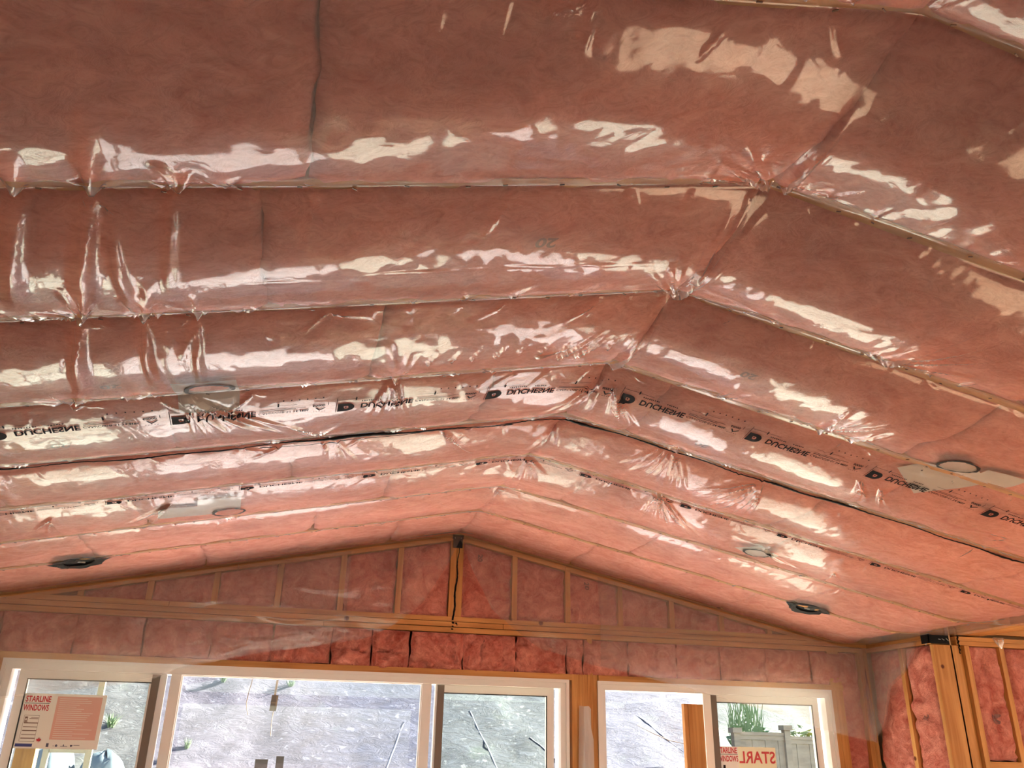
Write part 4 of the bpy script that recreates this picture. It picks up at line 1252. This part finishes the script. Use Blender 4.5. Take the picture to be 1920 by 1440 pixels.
# ------------------------------------------------------------------ loose film hanging over the gable wall
EX = np.array([-3.26, -2.73, -2.43, -2.2, -2.02, -1.89, -1.76, -1.56, -1.31, -0.91, -0.6, -0.45, -0.25, -0.08, 0.0, 0.1, 0.25, 0.45, 0.60, 0.8, 1.0, 1.26, 1.67, 2.5, 2.78, 3.06, 3.24])
EZ = np.array([1.84, 1.87, 1.917, 1.952, 1.983, 2.013, 2.084, 2.124, 2.187, 2.254, 2.32, 2.40, 2.56, 2.85, 3.03, 2.82, 2.55, 2.40, 2.30, 2.255, 2.205, 2.162, 2.082, 1.90, 1.816, 1.767, 1.74])
def loose_film(name='loose_film', ua=-9, ub=9, dy=0.0, seed=0, parent=None, lift=0.0):
    su = np.arange(-3.26, 3.241, 0.018)
    nv = 56
    V = []
    nu = len(su)
    extra = 40
    U = np.concatenate([su, 3.24 + np.linspace(0.02, 0.62, extra)])
    px = np.where(U <= 3.24, U, 3.24)
    py = np.where(U <= 3.24, YG - 0.055, YG - 0.055 - (U - 3.24))
    rr = np.clip((U - 3.16) / 0.16, 0, 1)
    sel = (U >= ua) & (U <= ub)
    U, px, py, rr = U[sel], px[sel], py[sel] + dy, rr[sel]
    px = px - 0.02 * np.sin(np.pi * rr)
    zb = np.interp(U, np.concatenate([EX, [3.40, 3.52, 3.70, 3.86]]), np.concatenate([EZ, [1.86, 2.12, 2.20, 2.36]]))
    zb = zb + lift
    zt = roof(px) - 0.030 - 0.01 * (U > 3.24)
    T = np.linspace(0, 1, nv)
    UU, TT = np.meshgrid(U, T)
    PX, PY = np.broadcast_to(px, UU.shape).copy(), np.broadcast_to(py, UU.shape).copy()
    Z = zt[None, :] * (1 - TT) + np.minimum(zb, zt - .02)[None, :] * TT
    off = 0.040 * np.sin(np.pi * np.clip(TT * 0.55, 0, 1)) + 0.012 * vnoise(UU, Z, 0.30, 41 + seed) * TT ** .5 + 0.004 * vnoise(UU * 0.4, Z * 1.8, 0.09, 42 + seed) * TT ** .5 + 0.0012 * vnoise(UU * 0.6 + Z * .4, Z * 2.0, 0.045, 43 + seed) * TT ** .5
    fold = 0
    for (x0, z0, x1, z1, A, w) in ((-2.3, 2.47, -1.5, 2.50, .014, .02), (-1.75, 2.30, -0.9, 2.33, .014, .02), (-2.0, 2.16, -1.3, 2.24, .016, .016), (-1.9, 2.10, -1.1, 2.20, .012, .014), (-1.4, 2.42, -0.7, 2.44, .012, .014), (-1.2, 2.62, -0.4, 2.66, .010, .014), (0.3, 2.52, 2.9, 2.46, .012, .016), (0.5, 2.42, 2.6, 2.38, .008, .014), (1.0, 2.60, 2.4, 2.50, .010, .014), (-2.6, 2.35, -1.9, 2.40, .010, .03), (1.2, 2.20, 2.9, 1.95, .010, .02)):
        L = math.hypot(x1 - x0, z1 - z0)
        ux, uz = (x1 - x0) / L, (z1 - z0) / L
        s = ((UU - x0) * ux + (Z - z0) * uz) / L
        d = (-(UU - x0) * uz + (Z - z0) * ux + 0.02 * np.sin(s * 7 + x0)) / w
        fold = fold + A * np.exp(-d * d) * np.where((s > 0) & (s < 1), np.sin(np.pi * np.clip(s, 0, 1)), 0)
    off = off + fold
    on_g = (UU <= 3.24)
    PY = np.where(on_g, PY - off, PY)
    PX = np.where(on_g, PX, PX - off * 0.5)
    V = np.stack([PX, PY, Z], -1).reshape(-1, 3)
    W = len(U)
    F = []
    for j in range(nv - 1):
        for i in range(W - 1):
            a = j * W + i
            F.append((a, a + W, a + W + 1, a + 1))
    return mesh(name, V, F, LOOSE, parent, True)
o = loose_film()
loose_film('folded_layer', -3.26, -0.75, 0.022, 5, o, 0.012)
loose_film('folded_layer', 1.05, 9, 0.022, 9, o, 0.012)
tag(o, 'hazy loose plastic sheet hanging over the gable wall and window tops', 'plastic sheet')

# ------------------------------------------------------------------ lumber and film leaning by the windows
lb = empty('lumber_bundle', (1.73, 4.82, 0))
tag(lb, 'pale upright boards standing in front of the right window', 'lumber')
for (x0, x1, y0, y1) in ((1.636, 1.665, 4.80, 4.84), (1.667, 1.698, 4.80, 4.84), (1.700, 1.785, 4.806, 4.844)):
    box('board', (x0, y0, 0), (x1, y1, 1.965), WZ, lb)
st = empty('film_strip', (0.955, 4.93, 0))
tag(st, 'folded strip of milky plastic standing against the studs between the windows', 'plastic strip')
V, F = [], []
rows = 14
for j in range(rows + 1):
    z = 1.938 * j / rows
    w = 0.060 - 0.016 * (j / rows)
    cx = 0.951 + 0.003 * math.sin(j)
    V += [(cx - w, 4.952, z), (cx - w * .3, 4.925 + .004 * math.sin(j * 2), z - (.0 if j < rows else .004)), (cx + w * .45, 4.930, z - (0 if j < rows else 0.002)), (cx + w, 4.953, z - (0 if j < rows else .02))]
for j in range(rows):
    for i in range(3):
        a = j * 4 + i
        F.append((a, a + 1, a + 5, a + 4))
mesh('folded_film', V, F, STRIPM, st, True)
V = [(0.945, 4.922, 0.9), (1.012, 4.926, 0.9), (1.004, 4.926, 1.72), (0.955, 4.920, 1.93), (0.935, 4.921, 1.93)]
mesh('film_flap', V, [(0, 1, 2, 3, 4)], STRIPM, st)

# ------------------------------------------------------------------ outdoors
def hill_z(x, y):
    sx_ = np.clip((x - 5.25) / 1.3, 0, 1)
    y0 = 8.4 + 7.5 * sx_ * sx_ * (3 - 2 * sx_)
    d = np.clip(y - y0, 0, None)
    z = 0.72 * d + 0.02
    z = np.minimum(z, 7.5 + 0.1 * d)
    return -0.15 + z + np.clip(d, 0, 1) * (0.035 * vnoise(x, y, 1.3, 71) + 0.04 * vnoise(x, y, 0.4, 72) + 0.02 * vnoise(x, y, 0.14, 73))
xs = np.arange(-26, 30.1, 0.16)
ys = np.concatenate([np.arange(5.3, 8.0, 0.5), np.arange(8.0, 22, 0.14), np.arange(22, 40, 2.0)])
X, Y = np.meshgrid(xs, ys)
Z = hill_z(X, Y)
W = len(xs)
ii, jj = np.meshgrid(np.arange(W - 1), np.arange(len(ys) - 1))
a = (jj * W + ii).ravel()
Q = np.stack([a, a + 1, a + W + 1, a + W], -1)
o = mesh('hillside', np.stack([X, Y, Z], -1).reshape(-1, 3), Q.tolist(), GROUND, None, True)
tag(o, 'pale rocky hillside rising behind the house', kind='structure')
o = mesh('yard', [(-60, -80, -0.17), (80, -80, -0.17), (80, 5.35, -0.17), (-60, 5.35, -0.17)], [(0, 1, 2, 3)], plain('damp_gravel', (0.15, 0.125, 0.10), 0.9))
tag(o, 'gravel yard around the house', kind='structure')

o = box('bounce_slab', (-9.0, 5.14, -0.16), (9.0, 8.3, -0.10), plain('pale_concrete', (0.56, 0.545, 0.53), 0.85))  # unseen slab added to bounce sunlight up through the windows
tag(o, 'unseen pale slab added outside the gable windows to bounce sunlight inside', kind='structure')

# battens and ruts on the covered slope
def slope_strip(name, x0, y0, x1, y1, w, m, label, lift=0.0):
    P = []
    for k in range(13):
        f = k / 12
        x, y = x0 + (x1 - x0) * f, y0 + (y1 - y0) * f
        P.append((x, y, float(hill_z(np.array([x]), np.array([y]))[0]) + lift))
    o = tube(name, P, w, m, None, 6, 0.35)
    tag(o, label, 'batten')
PB = plain('pale_batten', (0.07, 0.075, 0.095), 0.8, 0.0, 0.05)
slope_strip('batten', 1.50, 11.5, 1.72, 10.2, 0.012, PB, 'short pale batten on the slope, left of the middle mullion')
slope_strip('batten', 2.25, 11.0, 2.85, 10.35, 0.012, PB, 'pale batten lying diagonally on the slope, behind the middle sliding pane')
slope_strip('batten', 0.55, 11.3, 0.20, 10.3, 0.012, PB, 'thin pale batten on the slope, left of centre')
slope_strip('batten', 4.0, 11.6, 4.85, 10.4, 0.012, PB, 'long pale batten on the slope seen through the right window')

def sprig(name, x, y, h, n, m, label, seed, spread=0.35):
    rg = random.Random(seed)
    z0 = float(hill_z(np.array([x]), np.array([y]))[0]) if y > 5.4 else 0
    V, F = [], []
    for k in range(n):
        an, l = rg.uniform(0, 6.28), h * rg.uniform(0.5, 1.1)
        sx_, sy_ = math.cos(an) * spread * h, math.sin(an) * spread * h
        bx, by = x + rg.uniform(-.2, .2) * h, y + rg.uniform(-.2, .2) * h
        w = h * 0.03
        q = len(V)
        c, s = math.cos(an + 1.57) * w, math.sin(an + 1.57) * w
        V += [(bx - c, by - s, z0 - .02), (bx + c, by + s, z0 - .02), (bx + sx_ * .5 + c, by + sy_ * .5 + s, z0 + l * .6), (bx + sx_ * .5 - c, by + sy_ * .5 - s, z0 + l * .6), (bx + sx_, by + sy_, z0 + l)]
        F += [(q, q + 1, q + 2, q + 3), (q + 3, q + 2, q + 4)]
    o = mesh(name, V, F, m)
    tag(o, label, 'plant', 'weeds on the slope')
sprig('weed', -2.35, 10.55, 0.13, 44, LEAF, 'small dark green weed low on the bare slope beside the left mullion', 1)
sprig('weed', -2.15, 10.8, 0.12, 34, LEAF, 'small pale green weed just above the dark green weed', 2)
sprig('weed', -1.9, 11.9, 0.12, 44, LEAF, 'low green weed under the top of the middle pane, left end', 3, 0.8)
sprig('weed', -1.0, 11.9, 0.11, 44, LEAF, 'low green weed under the hanging wire', 4, 0.9)
sprig('weed', -3.1, 11.1, 0.15, 44, LEAF, 'pale weed on the slope right of the sticker', 5, 0.7)
sprig('weed', 4.05, 10.15, 0.16, 34, LEAF, 'green sprig at the foot of the upright boards', 6)
tube_o = tube('twig', [(4.0, 10.2, 1.45), (4.25, 10.3, 1.62), (4.35, 10.35, 1.78)], [0.008, 0.006, 0.003], TWIG)
tag(tube_o, 'dark straight twig sticking out of the slope', 'twig')
tube_o = tube('twig', [(3.72, 10.75, 1.98), (3.95, 10.75, 1.88), (4.2, 10.75, 1.79), (4.5, 10.75, 1.74)], [0.004, 0.007, 0.007, 0.004], TWIG)
tag(tube_o, 'thin leafy twig drooping across the right slope', 'twig')

# white covered mounds and a metal frame by the left window
def mound(x, y, w, h, seed, label):
    z0 = float(hill_z(np.array([x]), np.array([y]))[0]) - 0.25
    n, r = 22, 10
    V, F = [], []
    for j in range(r + 1):
        ph = (math.pi / 2) * j / r
        for i in range(n):
            a = 2 * math.pi * i / n
            q = 1 + 0.07 * float(vnoise(np.array([math.cos(a) * 2 + seed]), np.array([math.sin(a) * 2 + ph]), 0.5, seed)[0])
            V.append((x + w * math.cos(ph) ** .7 * math.cos(a) * q, y + w * math.cos(ph) ** .7 * math.sin(a) * q, z0 + h * math.sin(ph) * q))
    for j in range(r):
        for i in range(n):
            k = (i + 1) % n
            F.append((j * n + i, j * n + k, (j + 1) * n + k, (j + 1) * n + i))
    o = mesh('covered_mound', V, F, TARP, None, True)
    tag(o, label, 'tarp')
mound(-3.50, 10.0, 0.36, 0.87, 3, 'pale rounded tarpaulin mound below the window sticker')
mound(-2.92, 10.0, 0.33, 0.77, 5, 'pale rounded tarpaulin mound beside the dark window stile')
mf_ = empty('metal_frame', (-2.62, 6.5, -0.15))
tag(mf_, 'grey metal frame standing outside the left window', 'frame')
GALV = plain('dull_grey_steel', (0.14, 0.14, 0.13), 0.7, 0.0, 0.1)
box('upright', (-2.795, 6.49, -0.15), (-2.755, 6.53, 1.60), GALV, mf_)
box('upright', (-2.50, 6.49, -0.15), (-2.455, 6.53, 2.25), GALV, mf_)
box('crossbar', (-2.754, 6.495, 1.56), (-2.501, 6.525, 1.60), GALV, mf_)
tb = box('reflection_post', (-2.865, 6.0, -0.15), (-2.735, 6.1, 1.60), wood('reflected_wood', 2, (0.12, 0.066, 0.021), (0.075, 0.036, 0.011)))  # post added in place of a golden reflection in the glass
tag(tb, 'stand-in post for the golden reflection at the lower left window corner', 'post')

# wires hanging from the eave
wd = empty('hanging_cable_box', (-1.165, 5.8, 1.70))
tag(wd, 'small grey box hanging on a cable outside the middle pane', 'cable box')
V = boxdata((-1.19, 5.785, 1.872), (-1.143, 5.815, 1.982))
mesh('box_body', [(x + (z - 1.872) * 0.06, y, z) for x, y, z in V], BF, GREYBOX, wd)
box('side_panel', (-1.150, 5.780, 1.885), (-1.140, 5.82, 1.975), CABLE, wd)
box('label_band', (-1.187, 5.781, 1.925), (-1.148, 5.7845, 1.932), CABLE, wd)
tube('strap', [(-1.163, 5.8, 1.98), (-1.158, 5.8, 2.07), (-1.152, 5.8, 2.2), (-1.15, 5.8, 2.98)], 0.009, CABLE, wd, 6)
tube('tail_wire', [(-1.160, 5.8, 1.875), (-1.164, 5.8, 1.80), (-1.158, 5.8, 1.705)], 0.003, CABLE, wd, 5)
o = tube('hanging_wire', [(-1.339, 5.8, 2.95), (-1.338, 5.8, 2.07), (-1.352, 5.8, 1.99), (-1.357, 5.8, 1.92), (-1.345, 5.8, 1.87), (-1.335, 5.8, 1.842)], 0.0035, CABLE, None, 6)
tag(o, 'thin bare wire hanging left of the cable box', 'wire')
for (x, w, z, d) in ((-1.20, 0.065, 1.53, 'wider'), (-1.055, 0.04, 1.555, 'narrower')):
    o = box('stake', (x - w, 7.0, -0.15), (x + w * .6, 7.06, z), STAKE)
    tag(o, '%s dark wooden stake whose top shows at the bottom of the middle pane' % d, 'stake')

# fence and shrubs beyond the right window
fe = empty('fence', (7.2, 13.0, -0.15))
tag(fe, 'weathered wooden board fence with capped posts beyond the right window', 'fence')
for px in (6.42, 7.38, 8.40, 9.4):
    h = 2.04 if px < 7 else 2.10
    pst = box('post', (px - .055, 12.95, -0.15), (px + .055, 13.06, h - .08), FENCE, fe)
    box('post_cap', (px - .085, 12.92, h - .079), (px + .085, 13.09, h), FENCE, pst)
bi = 0
for (xa, xb, zt) in ((6.48, 7.32, 1.98), (7.44, 8.34, 1.93), (8.46, 9.34, 1.93)):
    box('top_rail', (xa, 12.97, zt - .05), (xb, 13.05, zt), FENCE, fe)
    box('trim_rail', (xa, 12.985, zt - .12), (xb, 13.035, zt - .052), FENCE, fe)
    x = xa
    while x < xb - 0.05:
        w = 0.118
        box('fence_board', (x, 13.0 + 0.006 * (bi % 2), -0.12), (min(x + w, xb), 13.02 + 0.006 * (bi % 2), zt - .122), FENCE, fe)
        x += w + 0.004
        bi += 1

def bush(x, y, z0, w, h, n, m, label, seed, grass=False):
    rg = random.Random(seed)
    V, F = [], []
    for k in range(n):
        a, rr, ph = rg.uniform(0, 6.28), rg.random() ** .5, rg.random()
        cx, cy, cz = x + math.cos(a) * rr * w, y + math.sin(a) * rr * w * .6, z0 + h * ph * (1 - 0.4 * rr)
        q = len(V)
        if grass:
            l = h * rg.uniform(.3, .55); t = rg.uniform(-.35, .35); ww = .012
            V += [(cx - ww, cy, cz), (cx + ww, cy, cz), (cx + t * l, cy, cz + l)]
            F.append((q, q + 1, q + 2))
        else:
            s = rg.uniform(.05, .10); b = rg.uniform(0, 6.28); tl = rg.uniform(-.6, .6)
            c, sn = math.cos(b) * s, math.sin(b) * s
            V += [(cx - c, cy - sn, cz), (cx + sn * .4, cy - c * .4, cz + s * tl), (cx + c, cy + sn, cz + s * .5), (cx - sn * .4, cy + c * .4, cz - s * tl)]
            F.append((q, q + 1, q + 2, q + 3))
    o = mesh('shrub', V, F, m)
    tag(o, label, 'shrub', 'shrubs behind the fence')
bush(6.95, 13.6, 1.7, 0.34, 0.85, 170, LEAFD, 'dark spiky shrub behind the fence between the two posts', 1, True)
bush(7.55, 14.6, 1.2, 0.45, 1.2, 700, LEAFD, 'dark leafy shrub behind the taller fence post', 2)
bush(8.1, 13.7, 0.8, 0.6, 1.45, 1600, plain('yellow_green_leaf', (0.09, 0.10, 0.022), .7), 'yellow green shrub behind the right end of the fence', 3)
bush(6.15, 13.4, 0.0, 0.20, 1.7, 70, LEAF, 'pale green shrub at the left end of the fence', 4)
